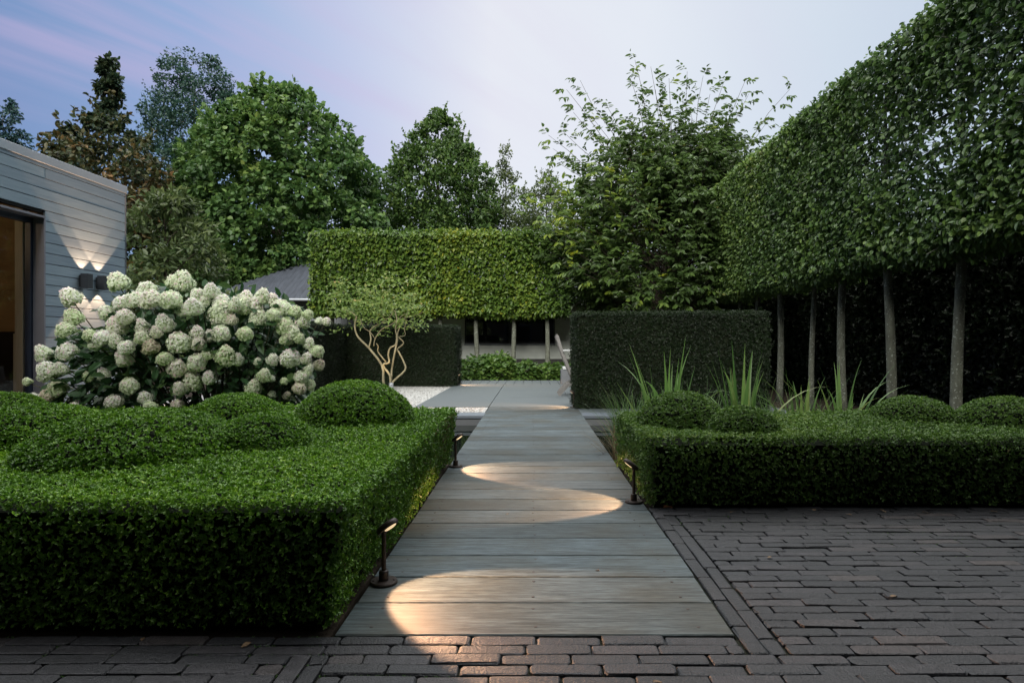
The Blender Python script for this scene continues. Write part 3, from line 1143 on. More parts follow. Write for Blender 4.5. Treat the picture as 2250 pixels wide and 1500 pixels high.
big_box_hedge("box_hedge", "low clipped box hedge right of the boardwalk behind the brick paving, dark front face", B2, [
    ((0.672, 3.3, 3.56, 4.86, 0.02, 0.395), [("-y", 5000), ("+z", 5200)], 0.0148, 0.0086),
    ((0.672, 1.0, 3.56, 4.86, 0.01, 0.395), [("-x", 5400)], 0.0148, 0.0086),
    ((3.3, 5.4, 3.56, 4.86, 0.02, 0.395), [("-y", 2000), ("+z", 1800)], 0.021, 0.013),
    ((0.672, 5.4, 3.56, 4.86, 0.05, 0.395), [("+y", 900)], 0.022, 0.013),
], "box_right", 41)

HL, HR = 0.405, 0.375
domes = [
    # label, x, y, z, rx, ry, rz, material, seed
    ("broad rounded box dome on the left hedge, largest and nearest of the domes there", -1.86, 2.90, HL, 0.475, 0.48, 0.205, "box", 1),
    ("small box dome between the broad dome and the smooth round one on the left hedge", -1.37, 3.12, HL, 0.245, 0.29, 0.168, "box", 2),
    ("box dome right in front of the hydrangea, brightest green, behind the small dome", -1.86, 3.88, HL, 0.31, 0.34, 0.205, "box", 3),
    ("smooth round box dome nearest to the gravel and the boardwalk, darker green", -1.16, 4.02, HL, 0.385, 0.36, 0.262, "box", 4),
    ("box dome cut by the left edge of the photo beside the broad dome", -2.68, 3.30, HL, 0.42, 0.38, 0.190, "box", 5),
    ("far box dome at the left edge of the photo below the house door", -3.95, 4.55, HL, 0.36, 0.28, 0.16, "box", 6),
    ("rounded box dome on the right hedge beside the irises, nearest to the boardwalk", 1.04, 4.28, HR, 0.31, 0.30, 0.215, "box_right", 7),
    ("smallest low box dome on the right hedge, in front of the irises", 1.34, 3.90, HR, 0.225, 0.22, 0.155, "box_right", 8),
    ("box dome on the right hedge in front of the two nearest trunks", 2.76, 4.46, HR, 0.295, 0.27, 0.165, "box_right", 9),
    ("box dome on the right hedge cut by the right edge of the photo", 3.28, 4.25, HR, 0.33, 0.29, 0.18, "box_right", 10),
]
for lab, x, y, z, rx, ry, rz, mt, sd in domes:
    mb = MB()
    near = y < 4.1
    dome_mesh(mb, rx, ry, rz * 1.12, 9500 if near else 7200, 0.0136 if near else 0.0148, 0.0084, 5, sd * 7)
    o = mb.build("box_dome", [M[mt], M["core"]], loc=(x, y, z))
    tag(o, lab, "clipped dome", "clipped box domes on the low hedges")

# ================================================================== YEW HEDGES
def yew(label, boxes, seed):
    mb = MB()
    for b, faces in boxes:
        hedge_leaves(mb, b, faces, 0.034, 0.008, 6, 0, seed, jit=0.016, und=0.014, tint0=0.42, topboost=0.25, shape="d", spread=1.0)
        core_box(mb, b, 0.03)
    return tag(mb.build("yew_hedge", [M["yew"], M["core"]]), label, "hedge")


yew("tall dark clipped yew hedge right of the terrace, behind the irises", [((0.625, 3.42, 8.86, 9.75, 0.0, 1.375), [("-y", 3300), ("-x", 3800), ("+z", 2200), ("+x", 700)])], 51)
yew("dark clipped yew hedge behind the twisted small tree, bent round the gravel", [((-4.9, -1.68, 13.5, 14.3, 0.0, 1.32), [("-y", 1900), ("+x", 1900), ("+z", 1300)]),
                                                                            ((-5.0, -4.1, 9.6, 13.47, 0.0, 1.33), [("+x", 1900), ("-y", 1800), ("+z", 1300)])], 52)
mb = MB()
tb_ = (7.3, 8.5, 3.0, 21.0, -0.44, 3.0)
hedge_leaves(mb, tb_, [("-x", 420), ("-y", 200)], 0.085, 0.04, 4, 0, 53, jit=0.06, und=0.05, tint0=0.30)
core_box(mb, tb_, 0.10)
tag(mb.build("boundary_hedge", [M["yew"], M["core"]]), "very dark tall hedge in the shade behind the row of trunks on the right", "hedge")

# ================================================================== GARDEN HOUSE (left)
HX = -5.76
house = thing("garden_house", "flat roofed house with blue grey board cladding and a tall opening at the left edge", "house", (HX, 5.8, -0.02))
hz0 = 0.0


def rel(o):
    o.location = o.location - house.location
    o.parent = house
    return o


def hb(mb, name, mats, **k):
    o = mb.build(name, mats, house, **k)
    o.location = -Vector(house.location)
    return o


cl = MB()
z = 0.02
row_i = 0
while z < 3.06:
    z1 = min(z + 0.116, 3.075)
    segs = [(3.0, 8.685)]
    if z < 2.42:
        segs = [(3.0, 4.45), (7.262, 8.685)]
    elif z < 2.47:
        pass
    for a, b in segs:
        cuts = [a]
        q = a + rng.uniform(0.8, 3.2)
        while q < b - 0.6:
            if rng.random() < 0.35:
                cuts.append(q)
            q += rng.uniform(1.2, 2.6)
        cuts.append(b)
        for c0, c1 in zip(cuts[:-1], cuts[1:]):
            cl.box(HX - 0.022 + rng.normal(0, 0.0008), HX + rng.normal(0, 0.0010), c0 + 0.0008, c1 - 0.0008, z, z1, 0, 0.0008, rng.uniform(0, 1))
    z += 0.125
    row_i += 1
# boards of the gable end facing the back garden
z = 0.02
while z < 3.06:
    cl.box(-11.0, HX - 0.03, 8.66, 8.682, z, min(z + 0.119, 3.075), 0, 0.003, rng.uniform(0, 1))
    z += 0.125
hb(cl, "cladding", M["board"])
wl_ = MB()
wl_.box(-5.86, HX - 0.026, 7.27, 8.62, -0.02, 3.06)
wl_.box(-5.86, HX - 0.026, 3.0, 4.44, -0.02, 3.06)
wl_.box(-5.86, HX - 0.026, 4.445, 7.265, 2.49, 3.06)
wl_.box(-11.0, -5.864, 8.54, 8.655, -0.02, 3.06, 1)
wl_.box(-11.0, -10.9, 3.0, 8.536, -0.02, 3.06, 1)
wl_.box(-10.896, -5.864, 3.0, 3.1, -0.02, 3.06, 1)
hb(wl_, "wall", [M["slat_dark"], M["plaster"]])
rf = MB()
rf.box(-11.05, HX + 0.003, 2.98, 8.69, 3.08, 3.12)
hb(rf, "roof", M["fascia"])
fc = MB()
fc.box(HX + 0.004, HX + 0.012, 2.96, 8.72, 3.062, 3.165, 0, 0.003)
fc.box(-11.06, HX + 0.003, 8.692, 8.72, 3.062, 3.165, 0, 0.003)
hb(fc, "roof_edge", M["fascia"])
ct = MB()
ct.box(HX - 0.02, HX + 0.006, 8.687, 8.706, 0.0, 3.058, 0, 0.002)
hb(ct, "corner_trim", M["coping"])
rv = MB()
rv.box(-5.882, HX + 0.012, 7.235, 7.258, 0.0, 2.445, 0, 0.002)
rv.box(-5.882, HX + 0.012, 4.46, 4.483, 0.0, 2.445, 0, 0.002)
rv.box(-5.882, HX + 0.0115, 4.4835, 7.2345, 2.42, 2.445, 0, 0.002)
rv.box(-5.882, HX + 0.0115, 4.4835, 7.2345, -0.01, 0.05, 0, 0.002)
hb(rv, "door_reveal", M["reveal"])
wf = MB()
wf.box(-5.955, -5.885, 7.205, 7.258, 0.0, 2.44, 0, 0.003)
wf.box(-5.955, -5.885, 4.46, 4.53, 0.0, 2.44, 0, 0.003)
wf.box(-5.955, -5.885, 4.532, 7.203, 2.36, 2.44, 0, 0.003)
wf.box(-5.955, -5.885, 4.532, 7.203, 0.0, 0.06, 0, 0.003)
win = hb(wf, "glass_door", M["frame"])
gp = MB()
gp.box(-5.924, -5.916, 4.535, 7.20, 0.065, 2.356)
o = gp.build("pane", M["glass"], win)
rm = MB()
rm.box(-10.89, -5.87, 3.11, 8.53, -0.02, 0.03)
hb(rm, "room_floor", M["room_floor"])
rc = MB()
rc.box(-10.89, -5.87, 3.11, 8.53, 2.92, 3.0)
hb(rc, "room_ceiling", M["plaster"])
po = MB()
po.box(-6.070, -5.972, 7.20, 7.30, 0.03, 2.915, 0, 0.004)
po.box(-6.105, -6.073, 7.22, 7.30, 0.03, 1.06, 0, 0.004)
hb(po, "timber_post", M["oak_post"])
# warm lamp in the room
rl = bpy.data.lights.new("room_lamp", "POINT")
rl.energy = 13
rl.color = (1.0, 0.72, 0.42)
rl.shadow_soft_size = 0.12
ro = bpy.data.objects.new("room_lamp", rl)
COL.objects.link(ro)
ro.parent = house
ro.location = Vector((-7.5, 6.0, 2.45)) - house.location

sbd = thing("sideboard", "black sideboard with a cream disc and tan panel inside the house", "sideboard", (-7.2, 8.25, 0.03))
q = MB()
q.box(-1.1, 0.95, -0.22, 0.24, 0.06, 1.07, 0, 0.008)
q.box(-1.05, 0.90, -0.20, 0.22, 0.0, 0.058)
q.build("cabinet", M["interior_dark"], sbd)
q = MB()
q.lathe([(0.155, 0), (0.16, 0.004), (0.16, 0.02), (0.15, 0.026)], 40, 0, Matrix.Translation((0.065, -0.222, 0.905)) @ Matrix.Rotation(R(90), 4, "X"))
q.build("round_panel", M["interior_cream"], sbd)
q = MB()
q.box(0.0, 0.21, -0.236, -0.222, 0.58, 0.71, 0, 0.003)
q.build("square_panel", M["interior_tan"], sbd)

# wall lamps that light up and down
def spot(name, parent, loc, direction, energy, angle, blend, col=(1.0, 0.74, 0.48), r=0.012):
    d = bpy.data.lights.new(name, "SPOT")
    d.energy = energy
    d.color = col
    d.spot_size = R(angle)
    d.spot_blend = blend
    d.shadow_soft_size = r
    d.use_nodes = True                            # reflector lamp: its throw fades slower than a bare bulb's
    lt = d.node_tree
    fo = lt.nodes.new("ShaderNodeLightFalloff")
    fo.inputs["Strength"].default_value = 1.0
    em = [n for n in lt.nodes if n.type == "EMISSION"][0]
    lt.links.new(fo.outputs["Linear"], em.inputs["Strength"])
    o = bpy.data.objects.new(name, d)
    COL.objects.link(o)
    o.parent = parent
    o.location = loc
    o.rotation_euler = Vector(direction).to_track_quat("-Z", "Y").to_euler()
    return o


def wall_lamp(y, z, label):
    t = thing("wall_lamp", label, "wall lamp", (HX + 0.003, y, z), 0, "up and down wall lamps on the board cladding")
    b = MB()
    hw, hh, d0, d1 = 0.045, 0.092, 0.022, 0.118
    b.box(d0, d0 + 0.006, -hw, hw, -hh, hh, 0)
    b.box(d1 - 0.006, d1, -hw, hw, -hh, hh, 0, 0.001)
    b.box(d0 + 0.0062, d1 - 0.0062, -hw, -hw + 0.006, -hh, hh, 0)
    b.box(d0 + 0.0062, d1 - 0.0062, hw - 0.006, hw, -hh, hh, 0)
    b.box(d0 + 0.0062, d1 - 0.0062, -hw + 0.0062, hw - 0.0062, -0.02, 0.02, 0)
    b.build("housing", M["lamp_box"], t)
    b = MB()
    b.box(0.0, 0.0215, -0.036, 0.036, -0.075, 0.075, 0, 0.002)
    b.build("wall_plate", M["black_metal"], t)
    for s in (1, -1):
        g = MB()
        g.lathe([(0.026, 0), (0.026, 0.012)], 16, 0, Matrix.Translation((0.07, 0, s * 0.035 - 0.006)))
        g.build("bulb", M["glow"], t)
        spot("lamp_beam", t, (0.075, 0, s * 0.080), (0, 0, s), 70.0, 84, 0.15, (1.0, 0.58, 0.34), 0.010)
    return t


wall_lamp(7.84, 1.74, "anthracite box wall lamp nearer to the door, throwing light up and down the boards")
wall_lamp(8.14, 1.745, "anthracite box wall lamp nearer to the house corner, just above the hydrangea")

# added unseen house behind the camera, put there to shade the near hedge fronts
bh = thing("added_shade_house", "added unseen dark house behind the paving, blocking light from the near hedges", "house", (0, -0.95, -0.02))
q = MB()
q.box(-9.0, 8.0, -0.3, 0.0, 0.0, 4.6)
q.box(-9.0, -8.7, -8.0, -0.302, 0.0, 4.6)
q.box(7.7, 8.0, -8.0, -0.302, 0.0, 4.6)
q.box(-8.698, 7.698, -8.0, -7.7, 0.0, 4.6)
q.build("wall", M["slat_dark"], bh)
q = MB()
q.box(-9.3, 8.3, -8.3, 0.30, 4.602, 4.80)
q.build("roof", M["slat_dark"], bh)
for xx in (-6.0, -2.0, 3.0):
    q = MB()
    q.box(xx, xx + 1.9, 0.001, 0.05, 0.5, 2.3, 0, 0.01)
    f_ = q.build("window", M["frame"], bh)
    q = MB()
    q.box(xx + 0.08, xx + 1.82, 0.051, 0.056, 0.58, 2.22)
    q.build("pane", M["dark_glass"], f_)

# ================================================================== BACK BUILDING
BY = 21.9
shed = thing("long_outbuilding", "long low grey concrete outbuilding with dark windows and a hipped roof behind the clipped trees", "building", (-1, BY, -0.03))


def sbld(mb, name, mats, **k):
    o = mb.build(name, mats, shed, **k)
    o.location = -Vector(shed.location)
    return o


cw = MB()
WZ0, WZ1 = 0.92, 2.12
cw.box(-3.7, 2.15, BY, BY + 0.24, 0.385, WZ0)
cw.box(-3.7, 2.15, BY, BY + 0.24, WZ1, 2.5)
cw.box(-3.7, -2.42, BY, BY + 0.24, WZ0, WZ1)
cw.box(0.80, 2.15, BY, BY + 0.24, WZ0, WZ1)
sbld(cw, "concrete_wall", M["concrete"])
pl = MB()
pl.box(-3.7, 2.15, BY + 0.02, BY + 0.24, -0.03, 0.383)
pl.box(-10.4, -3.705, BY + 0.02, BY + 0.2, -0.03, 0.30)
sbld(pl, "plinth", M["plinth"])
sd = MB()
x = -10.4
while x < -3.72:
    if not (-5.25 < x + 0.1 < -3.95):
        sd.box(x + 0.004, min(x + 0.196, -3.705), BY + 0.01, BY + 0.04, 0.31, 2.5, 0, 0.003, rng.uniform(0, 1))
    x += 0.2
sd.box(-10.4, -3.71, BY + 0.042, BY + 0.2, 0.305, 2.5, 1)
sbld(sd, "siding", [M["cladding_grey"], M["slat_dark"]])
for (x0, x1, z0, z1) in ((-2.42, -0.80, WZ0, WZ1), (-0.80, 0.80, WZ0, WZ1), (-5.18, -4.02, 0.8, 2.12)):
    f = MB()
    t_ = 0.055
    yy0, yy1 = (BY + 0.06, BY + 0.13) if x0 > -3 else (BY - 0.035, BY + 0.035)
    f.box(x0 + 0.002, x0 + t_, yy0, yy1, z0 + 0.002, z1 - 0.002)
    f.box(x1 - t_, x1 - 0.002, yy0, yy1, z0 + 0.002, z1 - 0.002)
    f.box(x0 + t_ + .001, x1 - t_ - .001, yy0, yy1, z0 + 0.002, z0 + t_ + 0.01)
    f.box(x0 + t_ + .001, x1 - t_ - .001, yy0, yy1, z1 - t_, z1 - 0.002)
    fo = sbld(f, "window", M["black_metal"])
    g = MB()
    g.box(x0 + t_, x1 - t_, yy0 + 0.02, yy0 + 0.03, z0 + t_, z1 - t_)
    g.build("pane", M["dark_glass"], fo)
    s_ = MB()
    s_.box(x0 - 0.01, x1 + 0.01, BY - 0.06, yy0 - 0.004, z0 - 0.036, z0 - 0.004, 0, 0.004)
    s_.build("sill", M["coping"], fo)
dw = MB()
dw.box(2.155, 10.0, BY + 0.9, BY + 1.0, -0.45, 2.5)  # dark sheet standing in for the shadow inside the carport opening
dw.box(-10.4, -10.3, BY + 0.205, BY + 7.0, -0.45, 2.5)
dw.box(-10.29, 10.0, BY + 6.9, BY + 7.0, -0.45, 2.5)
sbld(dw, "timber_wall_and_shadow", M["slat_dark"])
# hipped corrugated roof
x0, x1, y0, y1, ez, pitch = -11.7, 10.6, 21.35, 28.9, 2.50, 0.575
half = (y1 - y0) / 2
rfm = MB()


def slope(axis, sgn):
    a0, a1 = (x0, x1) if axis == "x" else (y0, y1)
    n = int((a1 - a0) / 0.036)
    us = np.linspace(a0, a1, n)
    t = np.minimum(np.minimum(us - a0, a1 - us), half)
    zo = 0.022 * np.sin(us / 0.177 * 2 * math.pi)
    steps = np.linspace(0, 1, 5)
    V = []
    for s in steps:
        d = t * s
        zz = ez + pitch * d + zo * np.where(t > 0.02, 1, 0)
        if axis == "x":
            V.append(np.stack([us, (y0 + d) if sgn < 0 else (y1 - d), zz], 1))
        else:
            V.append(np.stack([(x0 + d) if sgn < 0 else (x1 - d), us, zz], 1))
    i = (np.arange(len(steps) - 1)[:, None] * n + np.arange(n - 1)[None]).ravel()
    rfm.add(np.concatenate(V), np.stack([i, i + 1, i + n + 1, i + n], 1))


for ax, sg in (("x", -1), ("x", 1), ("y", -1), ("y", 1)):
    slope(ax, sg)
rfo = sbld(rfm, "roof", M["roof"], smooth=True)
gt = MB()
gt.tube([(x0, y0 - 0.03, ez - 0.05), (x1, y0 - 0.03, ez - 0.05)], 0.05, 10)
gt.build("gutter", M["fascia"], rfo).location = (0, 0, 0)
sf = MB()
sf.box(x0 + 0.05, x1 - 0.05, y0 + 0.03, BY + 0.9, ez - 0.075, ez - 0.03)
sf.build("soffit", M["slat_dark"], rfo)

# ================================================================== HYDRANGEA
hyd = thing("hydrangea_bush", "big hydrangea bush with many cream white flower heads in front of the house", "bush", (-3.0, 5.55, -0.02))
HC = np.array([-3.02, 5.62, 0.70])
HR_ = np.array([1.34, 0.72, 0.84])


def head_mesh(seed, cone):
    g = np.random.default_rng(seed)
    n = 700
    u = 1 - g.uniform(0, 1, n) ** 0.75 * 1.0        # 0 base .. 1 tip
    u = g.uniform(0, 1, n)
    hh = u * 1.25 - 0.38                              # height in radii
    prof = np.sqrt(np.clip(1 - (np.abs(hh - 0.05) / np.where(hh > 0.05, 0.92, 0.55)) ** 2.0, 0, 1))
    prof = prof * (1 - cone * np.clip(hh, 0, 1) * 0.45)
    th = g.uniform(0, 2 * math.pi, n)
    lob = 1 + 0.13 * np.sin(th * 3 + seed) * np.sin(hh * 5 + seed) + g.normal(0, 0.05, n)
    P = np.stack([np.cos(th) * prof * lob, np.sin(th) * prof * lob, hh * (1 + cone * 0.25)], 1) * g.uniform(0.88, 1.06, (n, 1))
    N = unit(np.stack([np.cos(th) * (0.2 + prof), np.sin(th) * (0.2 + prof), hh * 1.1 + 0.1], 1) + g.normal(0, 0.28, (n, 3)))
    mb = MB()
    A0 = unit(np.cross(N, g.normal(size=(n, 3))))
    B0 = np.cross(N, A0)
    t = 0.62 + 0.24 * hh + g.normal(0, 0.13, n)
    t = np.where(g.random(n) < 0.06, 0.98, t)
    s = 0.108
    for k in range(4):
        a = k * math.pi / 2
        A = A0 * math.cos(a) + B0 * math.sin(a)
        Bq = np.cross(N, A)
        sz = s * g.uniform(0.75, 1.15, (n, 1))
        V = np.stack([P, P + A * sz * .55 + Bq * sz * .5 + N * sz * .10, P + A * sz * 1.05 - N * sz * .12, P + A * sz * .55 - Bq * sz * .5 + N * sz * .10], 1)
        mb.add(V.reshape(-1, 3), np.arange(n)[:, None] * 4 + np.array([[0, 1, 2, 3]]), 0, np.clip(t + g.normal(0, 0.04, n), 0, 1))
    pr = [(0.02, -0.36)]
    for q in np.linspace(-0.3, 0.75, 7):
        p_ = math.sqrt(max(0, 1 - (abs(q - 0.05) / (0.92 if q > 0.05 else 0.55)) ** 2)) * (1 - cone * max(q, 0) * 0.45)
        pr.append((p_ * 0.84, q * (1 + cone * .25)))
    mb.lathe(pr, 12, 0, None, 0.12)
    return mb.mesh("flower_head", [M["petal"], M["hydra_leaf"]])


HEADS = [head_mesh(i, [0.2, 0.6, 1.0, 0.4, 1.3, 0.8][i]) for i in range(6)]
hz_list = """655,812,68 395,895,62 410,1005,60 365,1070,60 810,850,65 745,905,60 680,920,60 835,905,70 960,805,50 1010,810,68 940,905,65 1160,855,50
1085,880,50 1115,905,50 1060,945,62 1220,915,60 1215,985,78 1350,890,50 1340,940,60 1290,930,45 1440,885,50 1490,900,45 1400,940,55 1415,1010,60
1545,950,68 1620,965,45 1690,980,35 1660,1020,50 1790,1020,28 1750,1015,25 1560,1050,62 1600,1080,50 1640,1110,40 1690,1140,40 1345,1090,52 1570,1120,40
1740,1185,48 1590,1225,65 1680,1225,40 1750,1260,35 1690,1290,40 1495,1230,38 1415,1240,28 1650,1325,40 1695,1365,42 1640,1385,42 1575,1425,28
1390,1385,55 1450,1315,45 1490,1330,25 1560,1345,25 1495,1415,25 1240,1215,60 1305,1230,40 1215,1090,60 1150,1100,40 1085,1080,45 1090,1145,45
985,1140,75 1140,1200,40 1080,1250,58 975,1280,58 905,1225,48 1060,1355,62 1150,1330,45 985,1390,45 830,1160,52 905,1035,55 790,1060,55 780,1110,45
860,1080,40 695,1165,55 690,1225,55 715,1375,60 655,1050,75 590,975,50 690,1000,55 570,1110,60 495,1095,45 530,1140,45 375,1190,60 250,1200,55
270,1300,70 345,1280,40 155,1350,30 485,1325,35 575,1310,38 325,1390,60 275,1430,55 205,1450,45 420,1485,45 630,1460,55 800,1440,50 825,1490,45 975,1480,45
640,1130,50 1270,1010,40 1500,985,42 1010,960,45""".split()
stems = MB()
for i, h in enumerate(hz_list[:99]):
    zx, zy, zr = map(float, h.split(","))
    px_, py_ = zx * 0.4, 300 + zy * 0.4
    dx, dz = (px_ - 1170) / 1350, (753 - py_) / 1350
    # march along the line of sight to the front of the bush's rounded body
    best = None
    for d in np.linspace(4.6, 6.2, 161):
        p = np.array([dx * d, d, 0.95 + dz * d])
        e = np.sum(((p - HC) / HR_) ** 2)
        if best is None or e < best[0]:
            best = (e, d)
        if e < 1:
            best = (e, d)
            break
    d = best[1] + rng.normal(0, 0.05)
    p = np.array([dx * d, d, 0.95 + dz * d])
    r = zr * 0.4 * d / 1350 * 0.83
    out_ = (p - HC) / HR_
    out_ = out_ / np.linalg.norm(out_)
    axis = Vector((out_[0] * 0.55, out_[1] * 0.45, 0.75)).normalized()
    o = bpy.data.objects.new("flower_head", HEADS[int(rng.integers(0, 6))])
    COL.objects.link(o)
    o.parent = hyd
    o.location = Vector(p) - Vector(hyd.location)
    qv = axis.to_track_quat("Z", "Y")
    o.rotation_euler = (qv.to_matrix() @ Matrix.Rotation(rng.uniform(0, 6.28), 3, "Z")).to_euler()
    o.scale = (r * rng.uniform(.88, 1.1), r * rng.uniform(.88, 1.1), r * rng.uniform(1.0, 1.38))
    base = Vector((HC[0] + (p[0] - HC[0]) * 0.22 + rng.normal(0, .08), HC[1] + 0.05, 0.0))
    mid = Vector(p) * 0.55 + base * 0.45 + Vector((out_[0] * .10, 0, 0.05))
    end = Vector(p) - axis * r * 0.25
    stems.tube([base, (base + mid) / 2 + Vector((0, 0, .05)), mid, (mid + end) / 2 + Vector((0, 0, .02)), end], [0.009, 0.008, 0.006, 0.005, 0.004], 5)
so = stems.build("stems", M["stem"], hyd)
so.location = -Vector(hyd.location)
n = 3600
d_ = unit(rng.normal(size=(n, 3)))
d_[:, 2] = np.where(d_[:, 2] < -0.55, -d_[:, 2] * .4, d_[:, 2])
rr = rng.uniform(0.45, 0.98, n) ** 0.7
P = HC + d_ * HR_ * rr[:, None]
P = P[P[:, 2] > 0.02]
P = P[~((P[:, 0] < -3.62) & (P[:, 2] > 1.08)) & ~(P[:, 0] > -1.98 - 0.18 * (P[:, 1] - 5.0))]               # the bush is lower towards the house wall
n = len(P)
d_ = unit((P - HC) / HR_)
A = unit(np.stack([d_[:n, 0], d_[:n, 1], rng.normal(-0.25, 0.35, n)], 1) + rng.normal(0, 0.5, (n, 3)))
N = unit(np.array([0, -0.25, 1.0]) + rng.normal(0, 0.45, (n, 3)))
N = unit(N - A * np.sum(N * A, axis=1, keepdims=True))
hl = MB()
leaves(hl, P, A, N, 0.125, 0.066, rng.normal(0.5, 0.22, n), 0)
ho = hl.build("foliage", M["hydra_leaf"], hyd)
ho.location = -Vector(hyd.location)

# ================================================================== TREES
def limb_path(a, b, sag, n=5, jit=0.1):
    a, b = Vector(a), Vector(b)
    L = (b - a).length
    pts = []
    for i in range(n + 1):
        t = i / n
        p = a.lerp(b, t) + Vector((rng.normal(0, jit), rng.normal(0, jit), 0)) * L * 0.12 * math.sin(math.pi * t)
        p.z += sag * L * math.sin(math.pi * t)
        pts.append(p)
    return pts


def crown_tree(name, label, x, y, prof, z0, ztop, mat, seed, nclump, per, L, W, clump_r, trunk_r, trunk=None, squash_y=1.0, shape="o", group="trees behind the garden",
               lean=(0, 0), tint0=0.42, shell=0.55, topb=0.12, cat="tree", bark="bark", gz=-0.45, yshade=None, sprigs=0, sprig_len=0.6):
    """Crown of many leaf clumps inside a profile [(height fraction, radius)], trunk and limbs up into it."""
    g = np.random.default_rng(seed)
    t = thing(name, label, cat, (x, y, gz), 0, group)
    H = ztop - gz
    hs = np.array([p[0] for p in prof])
    rs = np.array([p[1] for p in prof])
    # choose clump heights weighted by circumference
    hgrid = np.linspace(hs[0], hs[-1], 200)
    rgrid = np.interp(hgrid, hs, rs)
    wgt = (rgrid + 0.06 * rgrid.max())
    cdf = np.cumsum(wgt) / wgt.sum()
    hc = np.interp(g.uniform(0, 1, nclump), cdf, hgrid)
    rc_ = np.interp(hc, hs, rs)
    th = g.uniform(0, 2 * math.pi, nclump)
    fr = np.where(g.random(nclump) < shell, g.uniform(0.78, 1.04, nclump), np.sqrt(g.uniform(0, 0.8, nclump)))
    C = np.stack([np.cos(th) * rc_ * fr + lean[0] * hc, np.sin(th) * rc_ * fr * squash_y + lean[1] * hc, hc * H], 1)
    cr = clump_r * np.clip(0.5 + 0.6 * rc_ / rs.max(), 0.45, 1.1) * g.uniform(0.65, 1.3, nclump)
    k = per
    Pd = unit(g.normal(size=(nclump * k, 3)))
    rad = g.uniform(0.25, 1.0, nclump * k) ** 0.5
    P = np.repeat(C, k, 0) + Pd * np.array([1, 1, 0.72]) * (np.repeat(cr, k) * rad)[:, None]
    outw = unit(np.repeat(np.stack([np.cos(th) * .7, np.sin(th) * .7, np.full(nclump, .35)], 1), k, 0) + Pd * 0.8)
    A = unit(outw * 0.8 + g.normal(size=P.shape) * 0.6 + np.array([0, 0, -0.25]))
    N = unit(np.array([0, 0, 0.8]) + outw * 0.5 + g.normal(size=P.shape) * 0.45)
    N = unit(N - A * np.sum(N * A, axis=1, keepdims=True))
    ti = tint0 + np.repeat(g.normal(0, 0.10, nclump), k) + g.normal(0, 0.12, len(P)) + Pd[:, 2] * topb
    if yshade is not None:
        ti = ti + yshade(P)
    mb = MB()
    leaves(mb, P, A, N, L, W, ti, 0, shape)
    # shoots standing out of the crown's upper surface
    if sprigs:
        hq = np.interp(g.uniform(0.35, 1, sprigs), cdf, hgrid)
        rq = np.interp(hq, hs, rs)
        tq = g.uniform(0, 2 * math.pi, sprigs)
        Bq = np.stack([np.cos(tq) * rq * 0.96, np.sin(tq) * rq * 0.96 * squash_y, hq * H], 1)
        dq = unit(np.stack([np.cos(tq) * 0.35, np.sin(tq) * 0.35, np.full(sprigs, 1.0)], 1) + g.normal(0, 0.12, (sprigs, 3)))
        ln = sprig_len * g.uniform(0.5, 1.25, sprigs)
        m_ = 16
        f_ = np.tile(np.linspace(0.05, 1, m_), sprigs)
        Ps = np.repeat(Bq, m_, 0) + np.repeat(dq * ln[:, None], m_, 0) * f_[:, None] + g.normal(0, 0.05, (sprigs * m_, 3)) * (1.2 - f_)[:, None] * sprig_len * 1.6
        As = unit(np.repeat(dq, m_, 0) * 0.6 + g.normal(0, 0.75, Ps.shape))
        Ns = unit(g.normal(0, 0.6, Ps.shape) + np.array([0, -0.3, 0.8]))
        Ns = unit(Ns - As * np.sum(Ns * As, axis=1, keepdims=True))
        leaves(mb, Ps, As, Ns, L, W, tint0 + 0.08 + g.normal(0, 0.12, len(Ps)), 0, shape)
    mb.build("crown", M[mat], t)
    tr = MB()
    top = max(hs[-1] * 0.93, 0.5) * H
    hts = np.linspace(0, top, 9)
    pts = [Vector((lean[0] * q / H + g.normal(0, .02) * q * .12, lean[1] * q / H + g.normal(0, .02) * q * .12, q)) for q in hts]
    tr.tube(pts, list(trunk_r * np.linspace(1.0, 0.12, 9)), 8)
    for i in g.choice(nclump, min(26, nclump), replace=False):
        c = C[i]
        za = max(0.25 * H * hs[0] + 0.25 * H * 0.3, c[2] - 0.35 * np.hypot(c[0], c[1]) - 0.4)
        za = min(za, top * 0.95)
        a = Vector((lean[0] * za / H, lean[1] * za / H, za))
        rr_ = trunk_r * (1 - 0.85 * za / max(top, .1)) * 0.5
        tr.tube(limb_path(a, c, 0.05), list(np.linspace(max(rr_, 0.012), 0.008, 6)), 5, cap=False)
    tr.build("trunk", M[bark], t)
    return t


